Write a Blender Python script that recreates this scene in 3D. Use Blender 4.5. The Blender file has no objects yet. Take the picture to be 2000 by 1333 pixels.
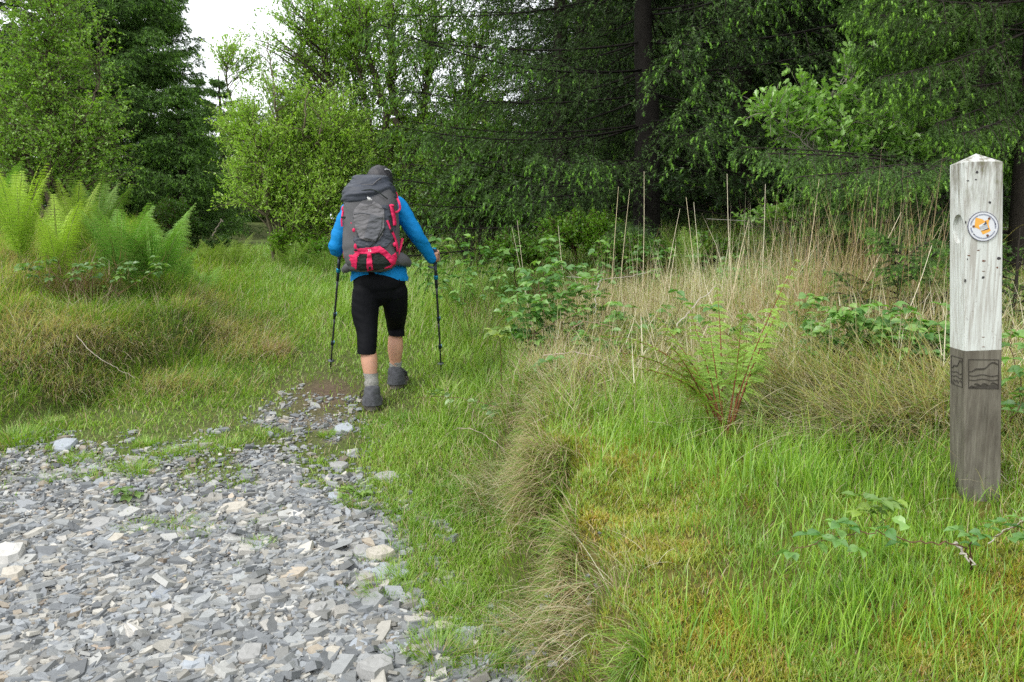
import bpy, bmesh, math
import numpy as np
from mathutils import Vector, Matrix

# ------------------------------------------------------------------ camera, sky, sun, exposure
scn = bpy.context.scene
FPX, CX, CY = 1600.0, 1000.0, 666.5          # focal length and centre in pixels of the 2000 x 1333 photograph
PITCH = math.atan((666.5 - 480.0) / FPX)
CAMZ = 1.55
cam_d = bpy.data.cameras.new('camera')
cam = bpy.data.objects.new('camera', cam_d)
scn.collection.objects.link(cam)
cam.location = (0, 0, CAMZ)
cam.rotation_euler = (math.radians(90) - PITCH, 0, 0)
cam_d.sensor_width = 36.0
cam_d.lens = 36.0 * FPX / 2000.0
cam_d.clip_start = 0.05
cam_d.clip_end = 600.0
scn.camera = cam

SUN_EL, SUN_AZ = math.radians(52), math.radians(235)   # azimuth clockwise from +Y: behind the camera, left
world = bpy.data.worlds.new('World')
scn.world = world
world.use_nodes = True
wn = world.node_tree
for n in list(wn.nodes): wn.nodes.remove(n)
w_out = wn.nodes.new('ShaderNodeOutputWorld')
w_bg = wn.nodes.new('ShaderNodeBackground')
w_sky = wn.nodes.new('ShaderNodeTexSky')
w_sky.sky_type = 'NISHITA'; w_sky.sun_disc = False
w_sky.sun_elevation = SUN_EL; w_sky.sun_rotation = SUN_AZ
w_sky.air_density = 1.0; w_sky.dust_density = 3.0
w_no = wn.nodes.new('ShaderNodeTexNoise'); w_no.inputs['Scale'].default_value = 2.2; w_no.inputs['Detail'].default_value = 5
w_tc = wn.nodes.new('ShaderNodeTexCoord')
w_cr = wn.nodes.new('ShaderNodeValToRGB')              # the cloud deck: pale, slightly uneven
w_cr.color_ramp.elements[0].position = 0.3; w_cr.color_ramp.elements[0].color = (8.6, 8.9, 9.4, 1)
w_cr.color_ramp.elements[1].position = 0.7; w_cr.color_ramp.elements[1].color = (10.6, 10.8, 11.0, 1)
w_mx = wn.nodes.new('ShaderNodeMix'); w_mx.data_type = 'RGBA'; w_mx.inputs[0].default_value = 0.93
wn.links.new(w_tc.outputs['Generated'], w_no.inputs['Vector'])
wn.links.new(w_no.outputs['Fac'], w_cr.inputs['Fac'])
wn.links.new(w_sky.outputs['Color'], w_mx.inputs[6])
wn.links.new(w_cr.outputs['Color'], w_mx.inputs[7])
wn.links.new(w_mx.outputs[2], w_bg.inputs['Color'])
w_bg.inputs['Strength'].default_value = 0.11
wn.links.new(w_bg.outputs['Background'], w_out.inputs['Surface'])

sun_d = bpy.data.lights.new('sun', 'SUN')
sun_d.energy = 1.3; sun_d.angle = math.radians(14); sun_d.color = (1.0, 0.96, 0.9)
sun = bpy.data.objects.new('sun', sun_d)
scn.collection.objects.link(sun)
_sd = Vector((math.sin(SUN_AZ) * math.cos(SUN_EL), math.cos(SUN_AZ) * math.cos(SUN_EL), math.sin(SUN_EL)))
sun.rotation_euler = _sd.to_track_quat('Z', 'Y').to_euler()
sun.location = _sd * 40

scn.view_settings.view_transform = 'Standard'
scn.view_settings.look = 'None'
scn.view_settings.exposure = 0.85
scn.view_settings.gamma = 1.0
scn.render.engine = 'CYCLES'
scn.cycles.max_bounces = 6
scn.cycles.diffuse_bounces = 3
scn.cycles.glossy_bounces = 2
scn.cycles.transmission_bounces = 4
scn.cycles.transparent_max_bounces = 6
scn.cycles.sample_clamp_indirect = 4.0
scn.cycles.use_adaptive_sampling = True
scn.cycles.adaptive_threshold = 0.01
scn.cycles.use_denoising = False

# ------------------------------------------------------------------ helpers
rng = np.random.default_rng(11)
SP, CP = math.sin(PITCH), math.cos(PITCH)

def P(u, v, Y):
    """world point seen at photo pixel (u, v) at distance Y ahead of the camera"""
    a = (np.asarray(u, float) - CX) / FPX
    b = -(np.asarray(v, float) - CY) / FPX
    d1 = CP + b * SP; d2 = -SP + b * CP
    s = Y / d1
    return np.stack(np.broadcast_arrays(a * s, np.asarray(Y, float) + 0 * s, CAMZ + d2 * s), -1)

def PR(pt):
    """photo pixel of world points (..., 3)"""
    pt = np.asarray(pt, float)
    y = pt[..., 1]; z = pt[..., 2] - CAMZ
    f = y * CP - z * SP; up = y * SP + z * CP
    f = np.maximum(f, 1e-3)
    return CX + FPX * pt[..., 0] / f, CY - FPX * up / f

def _hash(ix, iy, seed):
    h = (ix.astype(np.int64) * 374761393 + iy.astype(np.int64) * 668265263 + seed * 1274126177) & 0xffffffff
    h = ((h ^ (h >> 13)) * 1274126177) & 0xffffffff
    return ((h ^ (h >> 16)) & 0xffff) / 65535.0

def vnoise(x, y, seed=0):
    x = np.asarray(x, float); y = np.asarray(y, float)
    ix = np.floor(x); iy = np.floor(y)
    fx = x - ix; fy = y - iy
    fx = fx * fx * (3 - 2 * fx); fy = fy * fy * (3 - 2 * fy)
    a = _hash(ix, iy, seed); b = _hash(ix + 1, iy, seed); c = _hash(ix, iy + 1, seed); d = _hash(ix + 1, iy + 1, seed)
    return (a * (1 - fx) + b * fx) * (1 - fy) + (c * (1 - fx) + d * fx) * fy

def fbm(x, y, seed=0, oct=3):
    s = 0; a = 0.5; t = 0
    for k in range(oct):
        s = s + a * vnoise(x * 2 ** k + 17.3 * k, y * 2 ** k - 9.1 * k, seed + k); t += a; a *= 0.5
    return s / t

def sstep(a, b, x):
    t = np.clip((x - a) / (b - a), 0, 1)
    return t * t * (3 - 2 * t)

def nrm(a):
    return a / np.maximum(np.linalg.norm(a, axis=-1, keepdims=True), 1e-9)

def rv(n, s=1.0):
    return rng.normal(0, s, (n, 3))

def U(a, b, n=None):
    return rng.uniform(a, b, n)

class Acc:
    """collects vertices, colours and faces (any polygon size) for ONE mesh"""
    def __init__(s): s.v = []; s.c = []; s.f = []; s.n = 0
    def add(s, V, faces, C=(1, 1, 1)):
        V = np.asarray(V, float).reshape(-1, 3)
        C = np.asarray(C, float)
        if C.ndim == 1: C = np.broadcast_to(C, (len(V), 3))
        s.v.append(V); s.c.append(C)
        for F in (faces if isinstance(faces, list) else [faces]):
            s.f.append(np.asarray(F, np.int64) + s.n)
        s.n += len(V)
        return s
    def build(s, name, mat, parent=None, smooth=False, origin=None):
        V = np.concatenate(s.v) if s.v else np.zeros((0, 3))
        q = parent; off = np.zeros(3)
        while q is not None: off = off + np.array(q.location); q = q.parent
        if origin is not None and parent is None: off = np.asarray(origin, float)
        V = V - off
        C = np.concatenate(s.c) if s.c else np.zeros((0, 3))
        me = bpy.data.meshes.new(name)
        me.vertices.add(len(V)); me.vertices.foreach_set('co', V.astype(np.float32).ravel())
        nl = sum(f.size for f in s.f); nf = sum(len(f) for f in s.f)
        me.loops.add(nl); me.polygons.add(nf)
        me.loops.foreach_set('vertex_index', np.concatenate([f.ravel() for f in s.f]).astype(np.int32))
        starts = []; o = 0
        for f in s.f:
            starts.append(o + np.arange(len(f)) * f.shape[1]); o += f.size
        me.polygons.foreach_set('loop_start', np.concatenate(starts).astype(np.int32))
        me.polygons.foreach_set('use_smooth', np.full(nf, bool(smooth)))
        at = me.color_attributes.new('Col', 'FLOAT_COLOR', 'POINT')
        at.data.foreach_set('color', np.concatenate([C, np.ones((len(C), 1))], 1).astype(np.float32).ravel())
        me.update(calc_edges=True)
        me.validate()
        if mat is not None: me.materials.append(mat)
        o = bpy.data.objects.new(name, me)
        scn.collection.objects.link(o)
        if parent is not None: o.parent = parent
        elif origin is not None: o.location = tuple(float(t) for t in origin)
        return o

def tag(o, label=None, cat=None, group=None, kind=None):
    if label: o['label'] = label
    if cat: o['category'] = cat
    if group: o['group'] = group
    if kind: o['kind'] = kind
    return o

def empty(name, loc, label, cat, group=None):
    o = bpy.data.objects.new(name, None)
    o.empty_display_size = 0.1
    o.location = tuple(float(q) for q in loc)
    scn.collection.objects.link(o)
    return tag(o, label, cat, group)

# ------------------------------------------------------------------ materials
def new_mat(name):
    m = bpy.data.materials.new(name); m.use_nodes = True
    nt = m.node_tree
    for n in list(nt.nodes): nt.nodes.remove(n)
    out = nt.nodes.new('ShaderNodeOutputMaterial')
    return m, nt, out

def N(nt, typ, **kw):
    n = nt.nodes.new(typ)
    for k, v in kw.items():
        if k in n.inputs: n.inputs[k].default_value = v
        else: setattr(n, k, v)
    return n

def leaf_mat(name, trans=0.35, gloss=0.05, rough=0.4, var=0.25, tint=(.95, 1.1, 0.35)):
    m, nt, out = new_mat(name)
    at = N(nt, 'ShaderNodeVertexColor', layer_name='Col')
    no = N(nt, 'ShaderNodeTexNoise', Scale=60.0, Detail=2.0)
    tc = N(nt, 'ShaderNodeTexCoord')
    nt.links.new(tc.outputs['Object'], no.inputs['Vector'])
    mr = N(nt, 'ShaderNodeMapRange'); mr.inputs['To Min'].default_value = 1 - var; mr.inputs['To Max'].default_value = 1 + var
    nt.links.new(no.outputs['Fac'], mr.inputs['Value'])
    mu = N(nt, 'ShaderNodeVectorMath', operation='SCALE')
    nt.links.new(at.outputs['Color'], mu.inputs[0]); nt.links.new(mr.outputs['Result'], mu.inputs['Scale'])
    df = N(nt, 'ShaderNodeBsdfDiffuse'); tr = N(nt, 'ShaderNodeBsdfTranslucent')
    tm = N(nt, 'ShaderNodeVectorMath', operation='MULTIPLY'); tm.inputs[1].default_value = tint
    nt.links.new(mu.outputs[0], df.inputs['Color']); nt.links.new(mu.outputs[0], tm.inputs[0]); nt.links.new(tm.outputs[0], tr.inputs['Color'])
    mx = N(nt, 'ShaderNodeMixShader'); mx.inputs[0].default_value = trans
    nt.links.new(df.outputs[0], mx.inputs[1]); nt.links.new(tr.outputs[0], mx.inputs[2])
    gl = N(nt, 'ShaderNodeBsdfGlossy', Roughness=rough)
    m2 = N(nt, 'ShaderNodeMixShader'); m2.inputs[0].default_value = gloss
    nt.links.new(mx.outputs[0], m2.inputs[1]); nt.links.new(gl.outputs[0], m2.inputs[2])
    nt.links.new(m2.outputs[0], out.inputs['Surface'])
    return m

def surf_mat(name, base=None, rough=0.7, noise=0.0, nscale=20.0, bump=0.0, bscale=60.0, spec=0.5, sheen=0.0, sss=0.0, metallic=0.0, stretch=None):
    """principled; base None = vertex colours"""
    m, nt, out = new_mat(name)
    pr = N(nt, 'ShaderNodeBsdfPrincipled', Roughness=rough, Metallic=metallic)
    pr.inputs['Specular IOR Level'].default_value = spec
    pr.inputs['Sheen Weight'].default_value = sheen
    if sss: pr.inputs['Subsurface Weight'].default_value = sss; pr.inputs['Subsurface Radius'].default_value = (0.01, 0.004, 0.002)
    tc = N(nt, 'ShaderNodeTexCoord'); mp = N(nt, 'ShaderNodeMapping')
    if stretch: mp.inputs['Scale'].default_value = stretch
    nt.links.new(tc.outputs['Object'], mp.inputs['Vector'])
    if base is None:
        src = N(nt, 'ShaderNodeVertexColor', layer_name='Col').outputs['Color']
    else:
        rgb = N(nt, 'ShaderNodeRGB'); rgb.outputs[0].default_value = (*base, 1); src = rgb.outputs[0]
    if noise:
        no = N(nt, 'ShaderNodeTexNoise', Scale=nscale, Detail=5.0, Roughness=0.6)
        nt.links.new(mp.outputs[0], no.inputs['Vector'])
        mr = N(nt, 'ShaderNodeMapRange'); mr.inputs['From Min'].default_value = 0.25; mr.inputs['From Max'].default_value = 0.75
        mr.inputs['To Min'].default_value = 1 - noise; mr.inputs['To Max'].default_value = 1 + noise
        nt.links.new(no.outputs['Fac'], mr.inputs['Value'])
        mu = N(nt, 'ShaderNodeVectorMath', operation='SCALE')
        nt.links.new(src, mu.inputs[0]); nt.links.new(mr.outputs['Result'], mu.inputs['Scale']); src = mu.outputs[0]
    nt.links.new(src, pr.inputs['Base Color'])
    if bump:
        nb = N(nt, 'ShaderNodeTexNoise', Scale=bscale, Detail=6.0, Roughness=0.65)
        nt.links.new(mp.outputs[0], nb.inputs['Vector'])
        bu = N(nt, 'ShaderNodeBump', Strength=1.0, Distance=bump)
        nt.links.new(nb.outputs['Fac'], bu.inputs['Height']); nt.links.new(bu.outputs[0], pr.inputs['Normal'])
    nt.links.new(pr.outputs[0], out.inputs['Surface'])
    return m

M_GRASS = leaf_mat('grass_blades', 0.4, 0.05, 0.45)
M_LEAF = leaf_mat('leaves', 0.42, 0.05, 0.4)
M_NEEDLE = leaf_mat('needles', 0.22, 0.03, 0.5)
M_FERN = leaf_mat('fern_leaf', 0.30, 0.03, 0.5)
M_BARK = surf_mat('bark', None, 0.9, 0.35, 14.0, 0.01, 40.0, spec=0.2, stretch=(1, 1, 0.3))
M_TWIG = surf_mat('twig', None, 0.85, 0.25, 60.0, 0.002, 120.0, spec=0.2)
M_SLATE = surf_mat('slate', None, 0.62, 0.14, 45.0, 0.0015, 160.0, spec=0.45)

# ------------------------------------------------------------------ vectorised geometry
def blades(acc, base, h, w, az, lean, bend, c0, c1, segs=3):
    """grass blades: base (n,3), height, width, azimuth of the bend, lean and bend in radians, root and tip colours (n,3)"""
    n = len(base)
    dirh = np.stack([np.cos(az), np.sin(az), np.zeros(n)], 1)
    tw = az + np.pi / 2 + rng.normal(0, 0.6, n)
    side = np.stack([np.cos(tw), np.sin(tw), np.zeros(n)], 1)
    pos = base.copy(); rows = []; cols = []
    for k in range(segs + 1):
        t = k / segs
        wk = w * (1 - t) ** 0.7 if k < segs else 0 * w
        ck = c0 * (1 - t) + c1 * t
        if k < segs:
            rows += [pos - side * wk[:, None] / 2, pos + side * wk[:, None] / 2]; cols += [ck, ck]
        else:
            rows.append(pos.copy()); cols.append(ck)
        th = lean + bend * (t + 0.5 / segs)
        pos = pos + (dirh * np.sin(th)[:, None] + np.array([0, 0, 1.0]) * np.cos(th)[:, None]) * (h / segs)[:, None]
    m = 2 * segs + 1
    V = np.stack(rows, 1).reshape(-1, 3); C = np.stack(cols, 1).reshape(-1, 3)
    o = np.arange(n)[:, None] * m
    Q = [o + np.array([2 * k, 2 * k + 1, 2 * k + 3, 2 * k + 2]) for k in range(segs - 1)]
    T = o + np.array([2 * segs - 2, 2 * segs - 1, 2 * segs])
    acc.add(V, ([np.concatenate(Q)] if Q else []) + [T], C)

def leaves(acc, pos, d, nr, L, W, C, shape=0, fold=0.25):
    """leaves at pos along d with normal nr. shape 0: folded rhomb; 1: ovate with midrib; 2: lobed"""
    n = len(pos); d = nrm(d); s = nrm(np.cross(d, nr)); up = nrm(np.cross(s, d))
    L = np.broadcast_to(L, n)[:, None]; W = np.broadcast_to(W, n)[:, None]
    C = np.broadcast_to(C, (n, 3))
    if shape == 0:
        V = np.stack([pos, pos + d * L * .45 + s * W * .5 + up * W * fold, pos + d * L, pos + d * L * .45 - s * W * .5 + up * W * fold], 1)
        o = np.arange(n)[:, None] * 4
        acc.add(V.reshape(-1, 3), [o + np.array([0, 1, 2]), o + np.array([0, 2, 3])], np.repeat(C, 4, 0))
    elif shape == 1:
        ts = [.0, .22, .55, .82, 1.0]; ws = [0, .42, .5, .24, 0]; dr = [0, .0, -.03, -.1, -.2]
        pts = []
        for t, w_, q in zip(ts, ws, dr):
            c = pos + d * L * t + up * L * q
            pts.append(c)
            if w_: pts += [c + s * W * w_ + up * W * fold * w_ * 2 * .6, c - s * W * w_ + up * W * fold * w_ * 2 * .6]
        V = np.stack(pts, 1)      # 0 base,1 m1,2 r1,3 l1,4 m2,5 r2,6 l2,7 m3,8 r3,9 l3,10 tip
        o = np.arange(n)[:, None] * 11
        T = [o + np.array(q) for q in ((0, 2, 1), (0, 1, 3), (8, 10, 7), (7, 10, 9))]
        Q = [o + np.array(q) for q in ((1, 2, 5, 4), (3, 1, 4, 6), (4, 5, 8, 7), (6, 4, 7, 9))]
        acc.add(V.reshape(-1, 3), [np.concatenate(T), np.concatenate(Q)], np.repeat(C, 11, 0))
    else:
        out = [(0, 0), (.18, .14), (.3, .1), (.42, .34), (.5, .2), (.64, .46), (.7, .24), (.84, .36), (.9, .14), (1.05, 0)]
        pts = [pos + d * L * a + s * W * b + up * W * fold * b for a, b in out] + [pos + d * L * a - s * W * b + up * W * fold * b for a, b in out[1:-1]]
        V = np.stack(pts, 1); o = np.arange(n)[:, None] * 18
        R = [0] + list(range(1, 9)) + [9]; Lf = [0] + list(range(10, 18)) + [9]
        acc.add(V.reshape(-1, 3), [o + np.array(R), o + np.array(Lf[::-1])], np.repeat(C, 18, 0))

def tubes(acc, Pth, R, C, sides=5):
    """tubes along n polylines: Pth (n,k,3), R (n,k), C (n,3)"""
    n, k, _ = Pth.shape
    T = np.gradient(Pth, axis=1); T = nrm(T)
    ref = np.where(np.abs(T[:, :1, 2:3]) > .85, np.array([[[1., 0, 0]]]), np.array([[[0, 0, 1.]]]))
    ref = np.broadcast_to(ref, T.shape)
    A = nrm(np.cross(T, ref)); B = np.cross(T, A)
    an = np.arange(sides) * 2 * np.pi / sides
    V = Pth[:, :, None, :] + R[:, :, None, None] * (A[:, :, None, :] * np.cos(an)[None, None, :, None] + B[:, :, None, :] * np.sin(an)[None, None, :, None])
    o = (np.arange(n) * k * sides)[:, None, None, None] + (np.arange(k - 1) * sides)[None, :, None, None]
    j = np.arange(sides); j2 = (j + 1) % sides
    q = np.stack([j, j2, j2 + sides, j + sides], 1)[None, None]
    F = (o + q).reshape(-1, 4)
    e = (np.arange(n) * k * sides)[:, None]
    caps = [e + (k - 1) * sides + j[None], e + j[::-1][None]]
    acc.add(V.reshape(-1, 3), [F] + caps, np.repeat(np.broadcast_to(C, (n, 3)), k * sides, 0))

def bez(A, M, B, k):
    t = np.linspace(0, 1, k)[None, :, None]
    return A[:, None] * (1 - t) ** 2 + M[:, None] * 2 * t * (1 - t) + B[:, None] * t ** 2

def wire(pts, k=12):
    """smooth polyline through points (Catmull-Rom)"""
    p = np.asarray(pts, float)
    p = np.concatenate([[2 * p[0] - p[1]], p, [2 * p[-1] - p[-2]]])
    out = []
    for i in range(1, len(p) - 2):
        for t in np.linspace(0, 1, k, endpoint=False):
            a, b, c, d = p[i - 1], p[i], p[i + 1], p[i + 2]
            out.append(.5 * (2 * b + (c - a) * t + (2 * a - 5 * b + 4 * c - d) * t * t + (3 * b - a - 3 * c + d) * t ** 3))
    out.append(p[-2])
    return np.array(out)
# ------------------------------------------------------------------ the ground
def path_z(y):
    return np.interp(y, [-60, 0, 2.9, 5.5, 7, 8.5, 11, 14, 20, 30, 60, 200], [-3, -.42, 0, .43, .68, .9, 1.14, 1.33, 1.58, 1.9, 2.6, 6])
def right_foot(y):
    return np.interp(y, [0, 2.0, 2.9, 3.9, 4.7, 5.6, 6.7, 8.9, 12, 20], [.2, .06, -.06, -.14, -.24, -.12, .0, -.2, -.8, -2])
def right_top(y):
    return np.interp(y, [-5, 1, 2, 2.9, 4, 5.5, 7, 10, 14, 20, 200], [.40, .49, .57, .67, .76, .86, .98, 1.36, 1.62, 1.9, 6])
def left_foot(y):
    return np.interp(y, [0, 3, 4.87, 5.9, 6.7, 8.5, 11.4, 20], [-4.5, -3.7, -3.15, -2.85, -2.35, -3.2, -4.9, -8])
def left_amp(y):
    return np.interp(y, [3.6, 4.8, 6, 8, 12, 20], [.0, .12, .34, .36, .26, .2])

def right_mask(x, y):
    w = np.interp(y, [2, 5, 6, 9], [.27, .27, .42, .8])
    return sstep(0, 1, (x - right_foot(y) - .34 * (vnoise(x * .9 + 4, y * 1.9, 15) - .5) - .12 * (vnoise(x * 3, y * 6.1, 16) - .5) - .10) / w)

def left_mask(x, y):
    return sstep(0, 1, (left_foot(y) + .34 * (vnoise(x * 1.6, y * 2.1, 5) - .5) - x) / .42)

def H(x, y):
    x = np.asarray(x, float); y = np.asarray(y, float)
    p = path_z(y)
    m = right_mask(x, y)
    top = np.maximum(right_top(y), p) + np.interp(y, [2.6, 3.6], [.105, .16]) * np.clip(x - .45, 0, 2.2)
    hum = (fbm(x * 1.7, y * 1.7, 3) - .5) * .14 + (fbm(x * 5, y * 5, 8) - .5) * .09
    z = p * (1 - m) + (top + hum * np.clip(1.2 - y / 30, .3, 1)) * m
    lm = left_mask(x, y)
    z = z + lm * (left_amp(y) * (1 + .35 * np.clip(-x - 3, 0, 3)) + hum * .9)
    z = z + (fbm(x * 2.3, y * 2.3, 21) - .5) * .05
    far = sstep(25, 60, np.hypot(x, y))
    return z * (1 - far) + (2.2 + .02 * y) * far

def on_ground(u, v, y0=1.2, y1=40):
    """walk along the ray of pixel (u, v) until it meets the ground"""
    Y = np.exp(np.linspace(math.log(y0), math.log(y1), 1400))
    p = P(u, v, Y)
    below = p[:, 2] <= H(p[:, 0], p[:, 1])
    i = int(np.argmax(below)) if below.any() else len(Y) - 1
    q = p[i].copy(); q[2] = H(q[0], q[1])
    return q

GR_V = [600, 740, 780, 830, 900, 1000, 1100, 1150, 1200, 1260, 1333, 1700]
GR_U = [560, 600, 680, 705, 700, 740, 780, 790, 830, 880, 985, 1300]
def gravel(x, y):
    """1 on the bare slate track, 0 on grass"""
    u, v = PR(np.stack([x, y, H(x, y)], -1))
    un = u + 90 * (fbm(x * 3.1, y * 3.1, 31) - .5)
    vn = v + 190 * (fbm(x * 1.5 + 9, y * 1.1, 37) - .5)
    a = sstep(45, -45, un - np.interp(v, GR_V, GR_U))
    topv = np.interp(u, [-400, 0, 150, 300, 450, 560, 620, 700, 760], [915, 905, 900, 885, 850, 792, 765, 772, 810])
    b = sstep(-45, 55, vn - topv)
    turf = sstep(.40, .50, fbm(x * 4.6, y * 3.4, 43)) * sstep(1000, 900, vn) * .96
    turf = np.maximum(turf, sstep(870, 800, vn) * (.55 + .4 * fbm(x * 9, y * 9, 44)) * (1 - .85 * np.exp(-(((u - 610) / 85) ** 2 + ((v - 830) / 80) ** 2))))
    return a * b * (1 - turf) * (y < 9) * (y > -1)

def axis(a0, a1, step, lo, hi):
    mid = np.arange(a0, a1 + 1e-6, step)
    up = [mid[-1]]; s = step
    while up[-1] < hi: s *= 1.14; up.append(up[-1] + s)
    dn = [mid[0]]; s = step
    while dn[-1] > lo: s *= 1.14; dn.append(dn[-1] - s)
    return np.concatenate([dn[:0:-1], mid, up[1:]])

gx = axis(-4.6, 3.6, .035, -170, 170); gy = axis(1.1, 9.5, .035, -60, 260)
GX, GY = np.meshgrid(gx, gy, indexing='ij')
GZ = H(GX, GY)
gm = gravel(GX, GY)
nx, ny = GX.shape
soilgreen = np.array([.075, .115, .022]); soilbrown = np.array([.085, .062, .040]); grit = np.array([.21, .20, .185])
k1 = fbm(GX * 3, GY * 3, 51)[..., None]
gc = soilgreen * (1 - k1 * .6) + soilbrown * k1 * .6
rm_ = right_mask(GX, GY)[..., None] * sstep(6, 4, GY)[..., None] * .75
gc = gc * (1 - rm_) + (np.array([.17, .15, .03]) * (1 - k1) + np.array([.14, .11, .035]) * k1) * rm_
gg = grit * (.8 + .4 * fbm(GX * 2, GY * 2, 53)[..., None])
uu_, vv_ = PR(np.stack([GX, GY, GZ], -1))
mud = np.exp(-(((uu_ - 640) / 75) ** 2 + ((vv_ - 770) / 38) ** 2))[..., None]     # the trodden mud at the head of the track
brownish = np.exp(-(((uu_ - 610) / 100) ** 2 + ((vv_ - 840) / 90) ** 2))[..., None]
gg = gg * (1 - .75 * brownish) + np.array([.20, .155, .11]) * .75 * brownish
gc = gc * (1 - gm[..., None]) + gg * gm[..., None]
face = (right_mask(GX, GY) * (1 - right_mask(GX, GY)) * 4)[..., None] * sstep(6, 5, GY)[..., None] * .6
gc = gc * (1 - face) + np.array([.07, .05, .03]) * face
gc = gc * (1 - mud) + np.array([.12, .085, .06]) * mud
a_ = Acc()
ii = np.arange(nx * ny).reshape(nx, ny)
F = np.stack([ii[:-1, :-1], ii[1:, :-1], ii[1:, 1:], ii[:-1, 1:]], -1).reshape(-1, 4)
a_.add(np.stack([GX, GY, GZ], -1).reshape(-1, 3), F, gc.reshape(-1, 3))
M_GROUND = surf_mat('soil_and_grit', None, 0.95, 0.45, 38.0, 0.012, 70.0, spec=0.15)
tag(a_.build('ground', M_GROUND, smooth=True), kind='structure')

def scatter(n, xr, yr, wf, pw=1.6):
    """n ground points in the rectangle, denser towards the camera, kept with probability wf(x, y)"""
    ox, oy = [], []; got = 0
    for _ in range(40):
        m = n * 2
        q = rng.random(m)
        a, b = yr[0] ** (1 - pw), yr[1] ** (1 - pw)
        y = (a + (b - a) * q) ** (1 / (1 - pw))
        x = rng.uniform(xr[0], xr[1], m)
        k = rng.random(m) < wf(x, y)
        ox.append(x[k]); oy.append(y[k]); got += k.sum()
        if got >= n: break
    x = np.concatenate(ox)[:n]; y = np.concatenate(oy)[:n]
    return x, y

def in_view(x, y, pad=120):
    u, v = PR(np.stack([x, y, H(x, y)], -1))
    return (u > -pad) & (u < 2000 + pad) & (v < 1333 + pad)

# ------------------------------------------------------------------ slate chips
def chips(acc, x, y, z, size, thick, tilt, C, k=6, aspect=(.3, .95)):
    n = len(x)
    an = (rng.random((n, k)) * .75 + np.arange(k)[None]) * 2 * np.pi / k
    r = size[:, None] * U(.62, 1.2, (n, k))
    asp = U(aspect[0], aspect[1], n)[:, None]
    px = r * np.cos(an); py = r * np.sin(an) * asp
    sk = U(-.35, .35, n)[:, None]; px = px + sk * py
    ro = U(0, 2 * np.pi, n)[:, None]
    X = px * np.cos(ro) - py * np.sin(ro); Y = px * np.sin(ro) + py * np.cos(ro)
    ta = U(0, 2 * np.pi, n); tl = np.abs(rng.normal(0, 1, n)) * tilt
    nvx = np.sin(tl) * np.cos(ta); nvy = np.sin(tl) * np.sin(ta)
    th = thick[:, None] * U(.8, 1.2, (n, k))
    sh = U(.86, .97, n)[:, None]
    def place(a, b, zz):
        return np.stack([x[:, None] + a + nvx[:, None] * zz, y[:, None] + b + nvy[:, None] * zz, z[:, None] + zz - a * nvx[:, None] - b * nvy[:, None]], -1)
    top = place(X * sh, Y * sh, th); bot = place(X, Y, -.3 * th)
    V = np.concatenate([top, bot], 1).reshape(-1, 3)
    o = np.arange(n)[:, None] * 2 * k; j = np.arange(k); j2 = (j + 1) % k
    side = (o[:, :, None] + np.stack([j + k, j2 + k, j2, j], 1)[None]).reshape(-1, 4)
    acc.add(V, [o + j[None], side, o + k + j[::-1][None]], np.repeat(C, 2 * k, 0))

def slate_cols(n):
    pal = np.array([[.30, .325, .35], [.34, .36, .37], [.40, .41, .40], [.46, .45, .41], [.25, .27, .29], [.42, .37, .30], [.52, .51, .48], [.36, .30, .24]])
    i = rng.choice(len(pal), n, p=[.23, .23, .20, .13, .12, .03, .05, .01])
    return pal[i] * U(.40, .98, (n, 1)) * np.array([1.02, 1.0, .97])

def gw(x, y):
    u, v = PR(np.stack([x, y, H(x, y)], -1))
    return gravel(x, y) ** 1.3 * in_view(x, y) * (1 - .72 * np.exp(-(((u - 625) / 70) ** 2 + ((v - 835) / 75) ** 2)))
a_ = Acc()
x, y = scatter(41000, (-4.6, 1.0), (2.3, 7.0), gw, 1.2)
sz = np.clip(rng.lognormal(-4.32, .60, len(x)), .005, .066) * np.interp(y, [3, 4.2, 6], [1.15, .95, .75])
z = H(x, y) + U(-.004, .012, len(x))
chips(a_, x, y, z, sz, np.clip(sz * U(.12, .45, len(x)), .002, .016), .30, slate_cols(len(x)), k=5)
x, y = scatter(26000, (-4.6, 1.0), (2.3, 7.5), lambda x, y: np.clip(gravel(x, y) * 1.6, 0, 1) * in_view(x, y), 1.2)
sz = U(.003, .009, len(x))
chips(a_, x, y, H(x, y) + U(0, .006, len(x)), sz, sz * .5, .5, slate_cols(len(x)) * np.interp(y, [4, 5.5], [1, .85])[:, None], k=5)
# thin scatter of chips carried into the grass
x, y = scatter(1500, (-4.5, 1.0), (2.4, 7.5), lambda x, y: ((gravel(x - .25, y) + gravel(x, y - .4) > .3) & (gravel(x, y) < .3)) * .8 * in_view(x, y) * (1 - right_mask(x, y)), 1.2)
sz = np.clip(rng.lognormal(-4.2, .5, len(x)), .006, .05)
chips(a_, x, y, H(x, y) + .004, sz, sz * .3, .2, slate_cols(len(x)))
tag(a_.build('slate_gravel', M_SLATE), 'loose grey slate chips and grit covering the track', 'gravel', kind='stuff')
# ------------------------------------------------------------------ grass, dead grass and moss (nobody could count the blades)
G1 = np.array([.15, .32, .03]); G2 = np.array([.35, .52, .065]); G3 = np.array([.15, .30, .05]); GB = np.array([.26, .43, .11])
STRAW = np.array([.60, .51, .32]); STRAW2 = np.array([.44, .33, .19]); PALE = np.array([.72, .66, .50])

def mixc(a, b, t):
    t = np.asarray(t)[:, None]
    return a * (1 - t) + b * t

def patch(u, v, cu, cv, ru, rv_):
    return np.exp(-(((u - cu) / ru) ** 2 + ((v - cv) / rv_) ** 2))

def puv(x, y):
    return PR(np.stack([x, y, H(x, y)], -1))

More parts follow.
